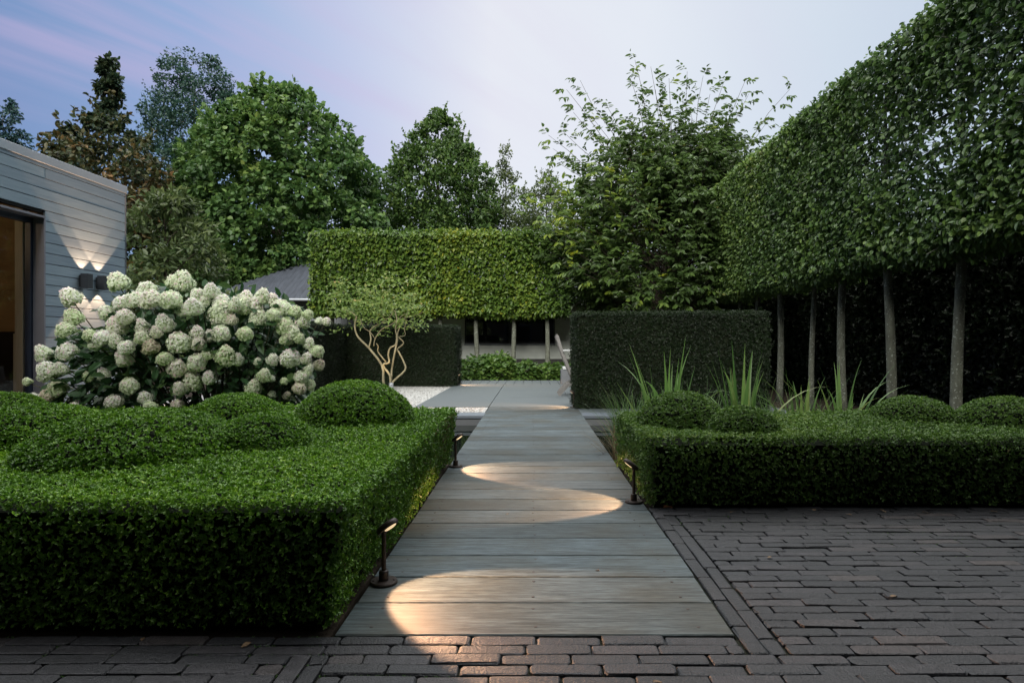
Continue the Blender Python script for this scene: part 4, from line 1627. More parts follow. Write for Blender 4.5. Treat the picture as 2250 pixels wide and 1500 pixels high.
# far background row
crown_tree("sycamore_tree", "broad bright green tree with big lobed leaves, largest of the trees behind the garden", -11.3, 27.5,
           [(0.08, 2.8), (0.25, 4.1), (0.5, 4.3), (0.7, 3.9), (0.84, 3.0), (0.93, 1.9), (1.0, 0.5)], 1, 12.35, "sycamore", 101, 760, 66, 0.225, 0.185, 0.50, 0.24, tint0=0.47, sprigs=130, sprig_len=0.75)
crown_tree("birch_tree", "tall dark blue green birch with fine leaves behind the bright green tree", -17.1, 31,
           [(0.08, 2.4), (0.4, 3.0), (0.65, 2.7), (0.8, 2.1), (0.92, 1.6), (1.0, 0.8)], 1, 15.3, "birch", 102, 420, 120, 0.15, 0.10, 0.62, 0.16, bark="pale_trunk", shape="d", sprigs=120, sprig_len=0.7)
crown_tree("leader_tree", "tree with reddish brown lower leaves and a thin bare-sided leader on top, behind the house", -16.7, 24.2,
           [(0.2, 2.4), (0.5, 2.6), (0.66, 2.1), (0.75, 1.2), (0.81, 0.34), (0.92, 0.24), (1.0, 0.06)], 1, 12.4, "brown", 103, 460, 40, 0.22, 0.13, 0.36, 0.14,
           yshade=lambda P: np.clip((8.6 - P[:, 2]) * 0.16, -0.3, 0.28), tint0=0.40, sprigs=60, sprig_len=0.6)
for x, y, zt, r, lab in ((-29.3, 34, 14.9, 1.9, "dark blue green pointed tree cut by the left edge, above the house roof"),
                         (-27.4, 36, 12.9, 1.25, "lower blue green tree between the pointed one and the reddish brown tree"),
                         (-25.9, 35, 13.3, 1.35, "small round blue green tree beside the reddish brown tree")):
    crown_tree("distant_tree", lab, x, y, [(0.2, r), (0.5, r), (0.75, r * .7), (0.9, r * .35), (1.0, 0.08)], 1, zt, "bluegreen", int(abs(x) * 10), 170, 80, 0.22, 0.14, 0.55, 0.14, shape="d", group="blue green trees far behind the house")
crown_tree("walnut_sapling", "olive green young tree with hanging leaves right behind the house corner", -9.75, 16.3,
           [(0.05, 1.3), (0.4, 1.55), (0.7, 1.35), (0.9, 0.8), (1.0, 0.25)], 0, 4.95, "olive", 106, 110, 55, 0.21, 0.085, 0.42, 0.09, gz=-0.03, tint0=0.35)
crown_tree("understorey_shrub", "dark green shrub below the bright green tree, above the hydrangea", -12.2, 24.5, [(0.02, 2.6), (0.5, 2.8), (0.85, 1.8), (1.0, 0.6)], 0, 4.6, "oak", 107, 120, 60, 0.2, 0.13, 0.5, 0.1, cat="shrub")
crown_tree("oak_tree", "dark green pyramid shaped tree rising behind the middle of the clipped hedge trees", -5.0, 32.5,
           [(0.05, 3.2), (0.5, 3.3), (0.72, 2.95), (0.80, 2.2), (0.87, 1.5), (0.94, 0.85), (1.0, 0.15)], 1, 13.2, "oak", 108, 900, 50, 0.20, 0.13, 0.42, 0.22, tint0=0.45, sprigs=200, sprig_len=0.75)
crown_tree("poplar_tree", "slender olive tree with a pointed tip right of the dark pyramid tree", -1.5, 34,
           [(0.1, 1.9), (0.62, 1.9), (0.76, 1.4), (0.83, 0.8), (0.9, 0.4), (1.0, 0.1)], 1, 11.7, "olive", 109, 260, 70, 0.15, 0.10, 0.5, 0.12, shape="d", tint0=0.36, sprigs=90, sprig_len=0.8)
crown_tree("poplar_tree", "short thin olive tree half hidden behind the walnut tree", 0.75, 35,
           [(0.1, 1.9), (0.65, 1.9), (0.82, 1.2), (0.9, 0.6), (1.0, 0.12)], 1, 10.9, "olive", 110, 240, 70, 0.15, 0.10, 0.5, 0.12, shape="d", tint0=0.36, sprigs=90, sprig_len=0.8)

# far wood that closes the gaps near the horizon
fw = MB()
n = 26000
P = np.stack([rng.uniform(-46, 30, n), rng.uniform(40, 44, n), rng.uniform(-0.4, 1, n) ** 1.0], 1)
P[:, 2] = -0.4 + np.clip(P[:, 2], 0, 1) * (6.5 + clump_noise(P * np.array([1, 0, 0]), 0.5, 77) * 1.2)
A = unit(rng.normal(size=P.shape))
N = unit(rng.normal(size=P.shape) + np.array([0, -.5, .8]))
N = unit(N - A * np.sum(N * A, axis=1, keepdims=True))
leaves(fw, P, A, N, 0.55, 0.4, 0.35 + clump_noise(P, 0.6, 78) * .15 + rng.normal(0, .1, n), 0, "d")
tag(fw.build("distant_wood", M["oak"]), kind="stuff")

# ------------------------------------------------------------------ walnut in front of the outbuilding
def walnut():
    g = np.random.default_rng(201)
    t = thing("walnut_tree", "walnut tree with long drooping leaflets and sprays sticking up against the sky", "tree", (4.75, 20.3, -0.03), 0, None)
    mb, tr = MB(), MB()
    tr.tube([(0, 0, 0), (0.03, 0.02, 1.2), (-0.02, 0, 2.4), (0.0, 0.05, 3.6), (0.05, 0, 5.0)], [0.22, 0.19, 0.17, 0.13, 0.06], 10)
    tr.tube(limb_path((0, 0, 1.0), (-1.0, -.3, 3.2), .05), list(np.linspace(.11, .05, 6)), 7)
    ends = []
    nb = 540
    for i in range(nb):
        h = g.uniform(0.0, 1.0)
        z = 2.2 + h * 5.9
        rmax = np.interp(h, [0, 0.12, 0.4, 0.62, 0.8, 1.0], [3.5, 4.4, 4.5, 3.8, 2.8, 1.6])
        th = g.uniform(0, 2 * math.pi)
        f = g.uniform(0.8, 1.0) if g.random() < 0.6 else math.sqrt(g.uniform(0.05, 0.75))
        ends.append(np.array([math.cos(th) * rmax * f - 0.15, math.sin(th) * rmax * f * 0.75, z]))
    # long sprays against the sky
    for (px, py) in ((1275, 170), (1245, 190), (1205, 290), (1235, 280), (1260, 240), (1300, 250), (1395, 125), (1385, 165), (1430, 140), (1470, 165), (1510, 150), (1545, 160), (1590, 175), (1640, 165),
                     (1645, 200), (1610, 215), (1560, 200), (1500, 195), (1440, 190), (1400, 215), (1340, 250), (1330, 220), (1215, 320), (1225, 350), (1735, 190), (1690, 255), (1660, 300), (1600, 260), (1450, 240), (1520, 245), (1380, 260)):
        d = 20.3 + g.uniform(-1.0, 0.6)
        ends.append(np.array([(px - 1170) / 1350 * d - 4.75, d - 20.3, 0.95 + (753 - py) / 1350 * d + 0.03 - 0.1]))
    yellow = []
    for (px, py) in ((1150, 410), (1180, 430), (1200, 400), (1170, 460), (1215, 450), (1190, 485), (1225, 425), (1240, 470), (1205, 520), (1235, 520), (1250, 440), (1310, 350), (1330, 440), (1430, 340), (1430, 450), (1350, 610), (1240, 580)):
        d = 18.6 + g.uniform(-.8, .8)
        ends.append(np.array([(px - 1170) / 1350 * d - 4.75, d - 20.3, 0.95 + (753 - py) / 1350 * d]))
        yellow.append(len(ends) - 1)
    for i, e in enumerate(ends):
        spray = i >= nb and i not in yellow
        r0 = max(1.4, e[2] - (1.6 if not spray else 2.2) - 0.25 * np.hypot(e[0], e[1]))
        r0 = min(r0, 3.9)
        a = np.array([0, 0, r0])
        s = 0.45
        start = a + (e - a) * s
        pts = limb_path(a, e, 0.04, 6, 0.12)
        tr.tube(pts, list(np.linspace(0.022, 0.005, 7)), 5, cap=False)
        ncomp = 12 if not spray else 11
        axis = unit((e - start)[None])[0]
        # compound leaves along the outer part of the shoot
        for c in range(ncomp):
            f = 1.0 - (c / ncomp) * (0.42 if not spray else 0.5)
            q = np.array(pts[0].lerp(pts[-1], 0)) * 0 + (a + (e - a) * f) + g.normal(0, 0.10 if not spray else 0.03, 3)
            dr = g.normal(size=3)
            dr -= axis * dr.dot(axis)
            dr = dr / np.linalg.norm(dr)
            ax = axis * 0.55 + dr * 0.8 + np.array([0, 0, 0.1])
            ax /= np.linalg.norm(ax)
            nl = 3
            Lr = g.uniform(0.28, 0.42)
            pos, dirs = [], []
            for m in range(nl):
                pp = q + ax * Lr * (0.35 + 0.65 * m / nl) + np.array([0, 0, -0.06]) * (m / nl) ** 2
                side = np.cross(ax, [0, 0, 1.0])
                side /= np.linalg.norm(side) + 1e-6
                for sg in (1, -1):
                    pos.append(pp)
                    dirs.append(side * sg * 0.8 + ax * 0.55 + np.array([0, 0, -0.45]))
            pos.append(q + ax * Lr)
            dirs.append(ax + np.array([0, 0, -0.5]))
            pos, dirs = np.array(pos), unit(np.array(dirs) + g.normal(0, 0.15, (len(dirs), 3)))
            N = unit(np.array([-0.1, -0.45, 0.6]) + g.normal(0, 0.5, dirs.shape))
            N = unit(N - dirs * np.sum(N * dirs, axis=1, keepdims=True))
            base = 0.38 + g.normal(0, 0.09) + (0.27 if i in yellow else 0.0) + (0.12 if spray else 0) + (0.16 if g.random() < 0.08 else 0) + 0.05 * (e[0] < -1)
            leaves(mb, pos, dirs, N, 0.205, 0.088, base + g.normal(0, 0.06, len(pos)), 0, "o", 0.16, 0.14)
    mb.build("crown", M["walnut"], t)
    tr.build("trunk", M["bark"], t)


walnut()

# ------------------------------------------------------------------ pleached trees
def pleached(label, x, y, gz, ztop, zbot, half, thick, axis, mat, trunk_r, seed, L, W, nleaf, group, trunk_m, bend=0.05, tint0=0.4, hole=None, backfill=0.35, top_open=0.0):
    """Tree clipped to a flat panel on a bare stem. axis: direction the row runs; the panel's front faces -other axis."""
    g = np.random.default_rng(seed)
    t = thing("pleached_tree", label, "clipped tree", (x, y, gz), 0, group)
    zb, zt = zbot - gz, ztop - gz
    ph = g.uniform(0, 6.28)
    tr = MB()
    hts = np.linspace(0, zt - 0.15, 14)
    pts = []
    for q in hts:
        f = min(q / zb, 1.4)
        pts.append(Vector((math.sin(f * 2.6 + ph) * bend - math.sin(ph) * bend, math.cos(f * 2.1 + ph) * bend * .6 - math.cos(ph) * bend * .6, q)))
    rad = [trunk_r * (1.18 if q < 0.05 else 1.0) * (1 - 0.25 * min(q / zb, 1)) * (1 if q < zb else max(0.15, 1 - (q - zb) / (zt - zb) * .9)) for q in hts]
    tr.tube(pts, rad, 12)
    q = zb + 0.1
    while q < zt - 0.15:
        for s in (-1, 1):
            c = Vector((0, 0, q))
            e = Vector((0, s * half, q + g.uniform(-.05, .15))) if axis == "y" else Vector((s * half, 0, q + g.uniform(-.05, .15)))
            tr.tube(limb_path(c, e, 0.03, 5, 0.2), list(np.linspace(0.028, 0.010, 6)), 6, cap=False)
            for _ in range(5):
                m = c.lerp(e, g.uniform(0.15, 1))
                off = Vector((g.normal(0, thick * .35), g.normal(0, .15), g.uniform(-.35, .35)))
                if axis == "x":
                    off = Vector((off.y, off.x, off.z))
                tr.tube([m, m + off * .5 + Vector((0, 0, .03)), m + off], [0.008, 0.006, 0.004], 4, cap=False)
        q += g.uniform(0.40, 0.55)
    tr.build("trunk", trunk_m, t, smooth=True)

    def batch(n, mode):
        u = g.uniform(-half - .03, half + .03, n)
        v = g.uniform(zb, zt, n)
        if mode == "front":
            wv = -thick / 2 + g.normal(0.04, 0.075, n)
            nd = np.array([-1.0, 0, 0.25])
        elif mode == "back":
            wv = thick / 2 - np.abs(g.normal(0, 0.06, n))
            nd = np.array([1.0, 0, 0.25])
        elif mode == "top":
            wv = g.uniform(-thick / 2, thick / 2, n)
            v = zt + g.normal(0.0, 0.06, n)
            nd = np.array([-.2, 0, 1.0])
        elif mode == "bottom":
            wv = g.uniform(-thick / 2, thick / 2, n)
            v = zb - np.abs(g.normal(0, 0.05, n)) + np.sin(u * 3 + ph) * .04
            nd = np.array([-.3, 0, -.7])
        else:
            wv = g.uniform(-thick / 2, thick / 2, n)
            nd = np.array([-.4, 0, .6])
        P = np.stack([wv, u, v], 1) if axis == "y" else np.stack([u, wv, v], 1)
        if axis == "x":
            nd = np.array([nd[1], nd[0], nd[2]])
        W_ = P + np.array([x, y, gz])
        P = P + clump_noise(W_, 2.4, 5)[:, None] * 0.035 * (np.array([1, 0, 0]) if axis == "y" else np.array([0, 1, 0]))
        if hole is not None:
            P_keep = hole(W_, g)
            P, W_ = P[P_keep], W_[P_keep]
        n = len(P)
        D = unit(nd + g.normal(size=(n, 3)) * 0.5)
        A = unit(np.array([0, 0, -0.75]) + D * 0.75 + g.normal(size=(n, 3)) * 0.5)
        N = unit(D + np.array([0, 0, 0.5]) + g.normal(size=(n, 3)) * 0.5)
        N = unit(N - A * np.sum(N * A, axis=1, keepdims=True))
        ti = tint0(W_) if callable(tint0) else tint0
        ti = ti + clump_noise(W_, 1.6, 8) * 0.10 + g.normal(0, 0.13, n)
        return P, A, N, ti

    mb = MB()
    for mode, fr in (("front", 1.0), ("back", backfill), ("in", 0.35), ("top", 0.16), ("bottom", 0.14)):
        P, A, N, ti = batch(int(nleaf * fr), mode)
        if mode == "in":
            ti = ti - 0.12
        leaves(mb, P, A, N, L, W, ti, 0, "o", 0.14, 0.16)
    mb.build("crown", mat, t)
    return t


# right-hand row, running away from the camera
ROWG = "clipped trees in the right-hand row"
row = [(5.6, "clipped tree of the right row nearest to the camera, only its crown in the photo"),
       (7.05, "clipped tree of the right row at the right edge, its trunk outside the photo"),
       (8.56, "clipped tree whose trunk is the thickest and rightmost, between two box domes"),
       (10.1, "clipped tree with the second trunk from the right, behind a box dome"),
       (11.66, "clipped tree with the third trunk from the right, lightly curved"),
       (13.0, "clipped tree with the thin dark trunk, fourth from the right"),
       (14.7, "clipped tree with the fifth trunk from the right, behind the irises"),
       (16.15, "clipped tree with the sixth trunk from the right, just showing above the yew hedge"),
       (17.6, "clipped tree with the second farthest trunk of the right row, above the yew hedge"),
       (19.1, "farthest clipped tree of the right row, next to the walnut tree")]


def row_hole(W, g):
    """Loose spots where the sky shows through the nearer crowns."""
    near = np.clip((13.5 - W[:, 1]) / 4.0, 0, 1)
    c = np.exp(-(((W[:, 1] - 9.6) / 1.5) ** 2 + ((W[:, 2] - 4.1) / 0.75) ** 2)) * 0.72
    p = np.clip(0.16 * near + c * 0.9 + clump_noise(W, 2.8, 12) * 0.24 * (0.35 + near) + np.clip((W[:, 2] - 5.1) * 0.5, 0, 0.3), 0, 0.9)
    return g.random(len(W)) > p


for i, (yy, lab) in enumerate(row):
    r_ = 0.082 if i != 5 else 0.062
    n_ = 5800 if i < 6 else 6600
    pleached(lab, 5.9, yy, -0.45, 5.62, 2.27 + 0.02 * (i > 5), 0.77, 0.85, "y", M["lime"], r_, 300 + i, 0.094, 0.066, n_, ROWG, M["grey_trunk"],
             bend=0.055, tint0=lambda W: 0.40 + np.clip((W[:, 1] - 11.5) * 0.028, -.16, .12), hole=row_hole, backfill=0.45)

# row in front of the outbuilding
BACKG = "clipped trees in front of the outbuilding"
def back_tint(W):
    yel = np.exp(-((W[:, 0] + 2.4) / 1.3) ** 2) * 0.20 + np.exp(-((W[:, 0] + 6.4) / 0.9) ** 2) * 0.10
    dark = np.clip((W[:, 0] - 0.0) / 1.3, 0, 1) * 0.30  # the walnut's shade on the right end, put into the leaf tint
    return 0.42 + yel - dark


lab_b = ["leftmost clipped tree of the back row, beside the grey roof of the outbuilding",
         "second clipped tree from the left in the back row, right behind the twisted small tree",
         "third clipped tree from the left in the back row, above the yew hedge",
         "clipped back row tree with yellowish leaves over the right end of the yew hedge",
         "clipped tree with its trunk before the left part of the dark window",
         "clipped tree with its trunk before the middle of the dark window",
         "clipped tree with its trunk before the right end of the dark window"]
tr_x = [-6.5, -5.3, -4.15, -2.98, -1.80, -0.65, 0.48]
for i, (xx, lab) in enumerate(zip(tr_x, lab_b)):
    h_ = 0.60 if i < 6 else 0.72
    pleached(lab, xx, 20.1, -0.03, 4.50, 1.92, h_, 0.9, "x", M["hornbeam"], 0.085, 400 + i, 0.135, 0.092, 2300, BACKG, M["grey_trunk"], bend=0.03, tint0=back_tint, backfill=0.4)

# ------------------------------------------------------------------ twisted little tree in the gravel
def small_tree():
    D0 = 12.75
    t = thing("multi_stem_tree", "small multi stemmed tree with pale twisted branches lit from below in the gravel", "tree", (-3.0, D0, -0.012))

    def p(zx, zy, dd=0.0):
        px, py = 680 + zx * 0.14, 660 + zy * 0.14
        d = D0 + dd
        return Vector(((px - 1170) / 1350 * d, d, 0.95 + (753 - py) / 1350 * d)) - Vector(t.location)

    tr = MB()

    def br(pts, r0, r1, dd0=0.0, dd1=0.0):
        n = len(pts)
        P = [p(a, b, dd0 + (dd1 - dd0) * i / (n - 1)) for i, (a, b) in enumerate(pts)]
        # resample smoothly
        Q = []
        for i in range(n - 1):
            for s in range(3):
                a = s / 3
                p0, p1, p2, p3 = P[max(i - 1, 0)], P[i], P[i + 1], P[min(i + 2, n - 1)]
                Q.append(0.5 * ((2 * p1) + (p2 - p0) * a + (2 * p0 - 5 * p1 + 4 * p2 - p3) * a * a + (3 * p1 - p0 - 3 * p2 + p3) * a ** 3))
        Q.append(P[-1])
        tr.tube(Q, list(np.linspace(r0, r1, len(Q))), 8)
        return Q

    br([(1185, 1425), (1160, 1250), (1135, 1010), (930, 740), (770, 580), (715, 450), (715, 340), (740, 250)], 0.0286, 0.0118, 0.0, -0.2)
    br([(1265, 1400), (1265, 1180), (1150, 1010), (1250, 965), (1235, 850), (1265, 740), (1350, 690), (1370, 560), (1350, 450), (1370, 300), (1340, 150)], 0.0252, 0.0084, 0.05, -0.3)
    br([(1275, 1400), (1290, 1100), (1330, 850), (1380, 620), (1390, 480), (1500, 270), (1560, 150)], 0.0227, 0.0076, 0.05, 0.35)
    br([(1290, 1360), (1320, 1260), (1500, 1090), (1480, 960), (1400, 800), (1380, 760), (1480, 660), (1400, 570), (1500, 545), (1490, 430), (1530, 300)], 0.0218, 0.0067, 0.0, 0.2)
    br([(1200, 960), (1075, 800), (1080, 720), (1050, 670)], 0.0143, 0.0067, -0.05, -0.25)
    br([(930, 740), (965, 600), (950, 470), (1060, 380), (1170, 320), (1140, 200), (1090, 80)], 0.0160, 0.0059, -0.1, 0.25)
    br([(1010, 710), (1030, 600), (1130, 450), (1290, 370), (1500, 200)], 0.0109, 0.0050, -0.1, -0.3)
    br([(1030, 600), (950, 490), (860, 430), (800, 300)], 0.0084, 0.0042, -0.12, -0.4)
    br([(1170, 320), (1290, 220), (1330, 60)], 0.0084, 0.0042, 0.2, 0.5)
    br([(1500, 270), (1680, 230), (1790, 170)], 0.0076, 0.0034, 0.3, 0.2)
    br([(740, 250), (640, 170), (520, 140)], 0.0084, 0.0042, -0.2, -0.1)
    tr.build("trunk", M["pale_trunk"], t, smooth=True)
    g = np.random.default_rng(31)
    n = 1450
    C = []
    for _ in range(70):
        C.append(p(g.uniform(380, 1760), g.normal(20, 210), g.normal(0, 0.35)))
    for (a, b) in ((1150, 300), (1500, 330), (1650, 300), (1400, 360), (800, 250), (900, 320), (600, 150), (1600, 380)):
        C.append(p(a, b, g.normal(0, .2)))
    for (a, b) in ((700, -250), (830, -200), (1000, -120), (560, -160), (1150, -160), (400, 20), (1500, -60)):
        C.append(p(a, b, g.normal(0, .2)))
    C = np.array([tuple(c) for c in C])
    i = g.integers(0, len(C), n)
    P = C[i] + g.normal(0, 1, (n, 3)) * np.array([0.13, 0.13, 0.035])
    A = unit(g.normal(size=(n, 3)) * np.array([1, 1, .5]) + np.array([0, 0, -.25]))
    N = unit(np.array([0, 0, 1.0]) + g.normal(0, .4, (n, 3)))
    N = unit(N - A * np.sum(N * A, axis=1, keepdims=True))
    mb = MB()
    leaves(mb, P, A, N, 0.085, 0.044, 0.45 + g.normal(0, 0.2, n) + (P[:, 2] - 1.9) * .25, 0)
    mb.build("crown", M["maple"], t)
    # the little ground lamp that lights it
    u = thing("ground_spotlight", "small grey spotlight on the gravel at the foot of the twisted tree", "spotlight", (-2.90, 12.62, -0.006))
    b = MB()
    b.lathe([(0.05, 0), (0.05, 0.012), (0.014, 0.014), (0.014, 0.05)], 16)
    b.build("base", M["white_metal"], u)
    b = MB()
    mx = Matrix.Translation((0, 0, 0.085)) @ Matrix.Rotation(R(18), 4, "X")
    b.lathe([(0.03, -0.05), (0.042, -0.04), (0.045, 0.045), (0.040, 0.05), (0.036, 0.03)], 18, 0, mx)
    b.build("lamp_head", M["white_metal"], u)
    spot("lamp_beam", u, (0, 0.0, 0.15), (-0.16, 0.02, 1), 30, 80, 0.6, (1.0, 0.70, 0.38), 0.03)


small_tree()

# ================================================================== GARDEN PATH LAMPS
def path_lamp(label):
    t = thing("path_lamp", label, "path lamp", (0, 0, 0), 0, "small path lamps beside the walkway")
    b = MB()
    b.lathe([(0.052, 0.0), (0.053, 0.003), (0.053, 0.009), (0.050, 0.0125)], 32)
    b.lathe([(0.005, 0.0126), (0.005, 0.015), (0.003, 0.0155)], 8, 0, Matrix.Translation((0.036, 0.018, 0)))
    b.lathe([(0.005, 0.0126), (0.005, 0.015), (0.003, 0.0155)], 8, 0, Matrix.Translation((-0.03, -0.026, 0)))
    b.build("base", M["bronze_metal"], t, smooth=False)
    b = MB()
    b.lathe([(0.019, 0.0127), (0.019, 0.045), (0.017, 0.05), (0.0105, 0.052)], 20)
    b.build("collar", M["bronze_metal"], t)
    b = MB()
    b.lathe([(0.0092, 0.0522), (0.0092, 0.205)], 14)
    b.lathe([(0.0125, 0.198), (0.0145, 0.205), (0.0125, 0.217)], 14)
    b.build("stem", M["bronze_metal"], t, smooth=False)
    Mh = Matrix.Translation((0.014, 0, 0.228)) @ Matrix.Rotation(R(-37), 4, "Y")
    b = MB()
    prof = [(0.034, -0.012), (0.044, -0.013), (0.0465, -0.009), (0.046, 0.0), (0.041, 0.008), (0.022, 0.0125), (0.004, 0.0135)]
    sx = Matrix.Diagonal((1.12, 0.82, 1, 1))
    b.lathe(prof, 32, 0, Mh @ sx)
    hd = b.build("lamp_head", M["bronze_metal"], t)
    b = MB()
    b.lathe([(0.018, -0.018), (0.024, -0.0155), (0.025, -0.0132)], 24, 0, Mh @ Matrix.Translation((0.012, 0, 0)) @ sx)
    b.build("lens", M["glow"], hd)
    spot("lamp_beam", t, (0.052, 0, 0.222), (0.74, 0, -0.70), 95, 86, 0.20, (1.0, 0.54, 0.29), 0.012)
    return t


pl0 = path_lamp("path lamp nearest to the camera, brown black, left of the boardwalk against the box hedge")
lamps = [(-0.588, 2.43, 0.002, -24, None),
         (-0.59, 4.71, 0.002, -18, "path lamp at the far end of the left box hedge beside the boardwalk"),
         (0.604, 3.66, 0.002, 180, "path lamp on the right edge of the boardwalk beside the right box hedge"),
         (0.608, 9.03, 0.002, 172, "path lamp at the corner of the right yew hedge near the deck chair"),
         (-1.69, 13.85, 0.003, -2, "farthest path lamp, at the end of the left yew hedge")]
for i, (x, y, z, rz, lab) in enumerate(lamps):
    o = pl0 if i == 0 else copy_tree(pl0)
    if i:
        o["label"] = lab
    o.location = (x, y, z)
    o.rotation_euler = (0, 0, R(rz))

# ================================================================== DECK CHAIR, TABLE, BENCH
ch = thing("deck_chair", "weathered wooden deck chair with tilted back half hidden behind the yew hedge", "deck chair", (0.80, 11.35, 0.003))


def beam(mb, pts, wy, th, y, mat=0):
    """A flat wooden rail: polyline in the XZ plane with thickness th, width wy along Y."""
    pts = [Vector((a, 0, b)) for a, b in pts]
    L_, R_ = [], []
    for i, q in enumerate(pts):
        d = (pts[min(i + 1, len(pts) - 1)] - pts[max(i - 1, 0)]).normalized()
        nn = Vector((-d.z, 0, d.x)) * th / 2
        L_.append(q + nn)
        R_.append(q - nn)
    V = []
    for a, b in zip(L_, R_):
        V += [(a.x, y, a.z), (a.x, y + wy, a.z), (b.x, y + wy, b.z), (b.x, y, b.z)]
    F = []
    for i in range(len(pts) - 1):
        for s in range(4):
            s2 = (s + 1) % 4
            F.append((i * 4 + s, i * 4 + s2, i * 4 + 4 + s2, i * 4 + 4 + s))
    F += [(0, 1, 2, 3), tuple((len(pts) - 1) * 4 + s for s in (3, 2, 1, 0))]
    mb.add(V, F, mat)


back = [(0.0, 0.17), (-0.09, 0.36), (-0.20, 0.62), (-0.29, 0.86), (-0.355, 1.08)]
b = MB()
for y in (-0.27, 0.23):
    beam(b, back, 0.035, 0.055, y)
for i in range(11):
    f = i / 10
    xx, zz = np.interp(f, np.linspace(0, 1, 5), [q[0] for q in back]), np.interp(f, np.linspace(0, 1, 5), [q[1] for q in back])
    b.box(xx - 0.012, xx + 0.012, -0.233, 0.229, zz - 0.026, zz + 0.026, 0, 0.004)
b.build("backrest", M["teak"], ch)
curve = [(0.06, 0.29), (-0.05, 0.25), (-0.17, 0.175), (-0.26, 0.085), (-0.32, 0.0)]
for y in (-0.31, -0.06, 0.275):
    b = MB()
    beam(b, curve, 0.032, 0.05, y)
    b.build("leg", M["teak"], ch)
b = MB()
b.box(-0.165, -0.135, -0.305, 0.30, 0.172, 0.192, 0, 0.003)
b.build("stretcher", M["teak"], ch)
b = MB()
for y in (-0.31, 0.275):
    beam(b, [(0.062, 0.235), (0.5, 0.27), (1.05, 0.29)], 0.032, 0.05, y)
for i in range(12):
    b.box(0.09 + i * 0.08, 0.155 + i * 0.08, -0.276, 0.273, 0.255 + i * 0.0035, 0.275 + i * 0.0035, 0, 0.003)
b.build("seat", M["teak"], ch)
for y in (-0.31, 0.275):
    b = MB()
    beam(b, [(0.95, 0.28), (0.98, 0.0)], 0.032, 0.05, y)
    b.build("leg", M["teak"], ch)
for y in (-0.36, 0.30):
    b = MB()
    b.box(-0.12, 0.42, y, y + 0.06, 0.80, 0.825, 0, 0.006)
    b.box(0.30, 0.335, y + 0.012, y + 0.045, 0.27, 0.798, 0, 0.004)
    b.box(-0.255, -0.125, y + 0.012, y + 0.045, 0.80, 0.822, 0, 0.004)
    b.build("armrest", M["pale_stone"], ch)

bn = thing("stone_bench", "low pale stone bench on grey blocks behind the deck chair", "bench", (1.3, 14.35, 0.003))
b = MB()
b.box(-0.60, 0.6, -0.22, 0.22, 0.335, 0.395, 0, 0.006)
b.build("bench_top", M["pale_stone"], bn)
for xx in (-0.64, 0.34):
    b = MB()
    b.box(xx, xx + 0.32, -0.20, 0.20, 0.0, 0.33, 0, 0.006)
    b.build("support_block", M["grey_block"], bn)

# ================================================================== POND-SIDE AND BORDER PLANTS
def blade(mb, base, az, H, W, lean, curl, tint, nseg=7):
    d = np.array([math.cos(az), math.sin(az), 0])
    s = np.array([-math.sin(az), math.cos(az), 0])
    V, ang = [], lean
    p = np.array(base, float)
    st = H / nseg
    for i in range(nseg + 1):
        f = i / nseg
        wd = W * (1 - f ** 2.2) * (0.75 + 0.5 * math.sin(math.pi * min(f * 1.2, 1)) ** 1) * 0.5 + 0.0006
        n_ = np.cross(s, d * math.sin(ang) + np.array([0, 0, 1]) * math.cos(ang))
        V += [tuple(p - s * wd + n_ * wd * .25), tuple(p), tuple(p + s * wd + n_ * wd * .25)]
        p = p + (d * math.sin(ang) + np.array([0, 0, 1.0]) * math.cos(ang)) * st
        ang += curl / nseg * (0.4 + f * 1.3)
    F = []
    for i in range(nseg):
        a = i * 3
        F += [(a, a + 1, a + 4, a + 3), (a + 1, a + 2, a + 5, a + 4)]
    mb.add(V, F, 0, float(np.clip(tint, 0, 1)))


def iris(label, x, y, n, H, seed, spread=0.5, group="iris clumps at the pond"):
    g = np.random.default_rng(seed)
    mb = MB()
    for i in range(n):
        a = g.uniform(0, 6.28)
        r = g.uniform(0, 0.10)
        lean = abs(g.normal(0.05, spread * .45))
        blade(mb, (math.cos(a) * r, math.sin(a) * r, 0), a + g.normal(0, .5), H * g.uniform(0.55, 1.05), g.uniform(0.032, 0.050), lean, g.uniform(0.0, 0.6) if g.random() < .8 else g.uniform(1.0, 2.0), g.normal(0.55, .2), 9)
    o = mb.build("iris_plant", M["iris"], loc=(x, y, -0.15))
    return tag(o, label, "iris", group)


iris("iris clump with the tallest broad blades, leftmost behind the right box hedge", 1.24, 5.6, 30, 1.15, 61)
iris("iris clump with upright blades between the tallest clump and the leaning ones", 1.95, 5.7, 30, 1.08, 62, 0.45)
iris("iris clump with thin blades leaning right in front of the fifth trunk", 2.55, 5.8, 28, 0.98, 63, 0.6)
iris("iris clump at the right end with long arching blades", 2.98, 5.9, 22, 1.0, 64, 0.8)


def grass(label, x, y, z, n, H, seed, mat, spread=0.6, rad=0.16, W=0.006, group="grass tufts at the pond edge"):
    g = np.random.default_rng(seed)
    mb = MB()
    for i in range(n):
        a = g.uniform(0, 6.28)
        r = rad * math.sqrt(g.uniform(0, 1))
        blade(mb, (math.cos(a) * r, math.sin(a) * r, 0), a + g.normal(0, .9), H * g.uniform(0.5, 1.1), W * g.uniform(.7, 1.3), abs(g.normal(0.2, spread * .4)), g.uniform(0.2, 1.6), g.normal(0.5, .22), 6)
    return tag(mb.build("grass_tuft", M[mat], loc=(x, y, z)), label, "grass tuft", group)


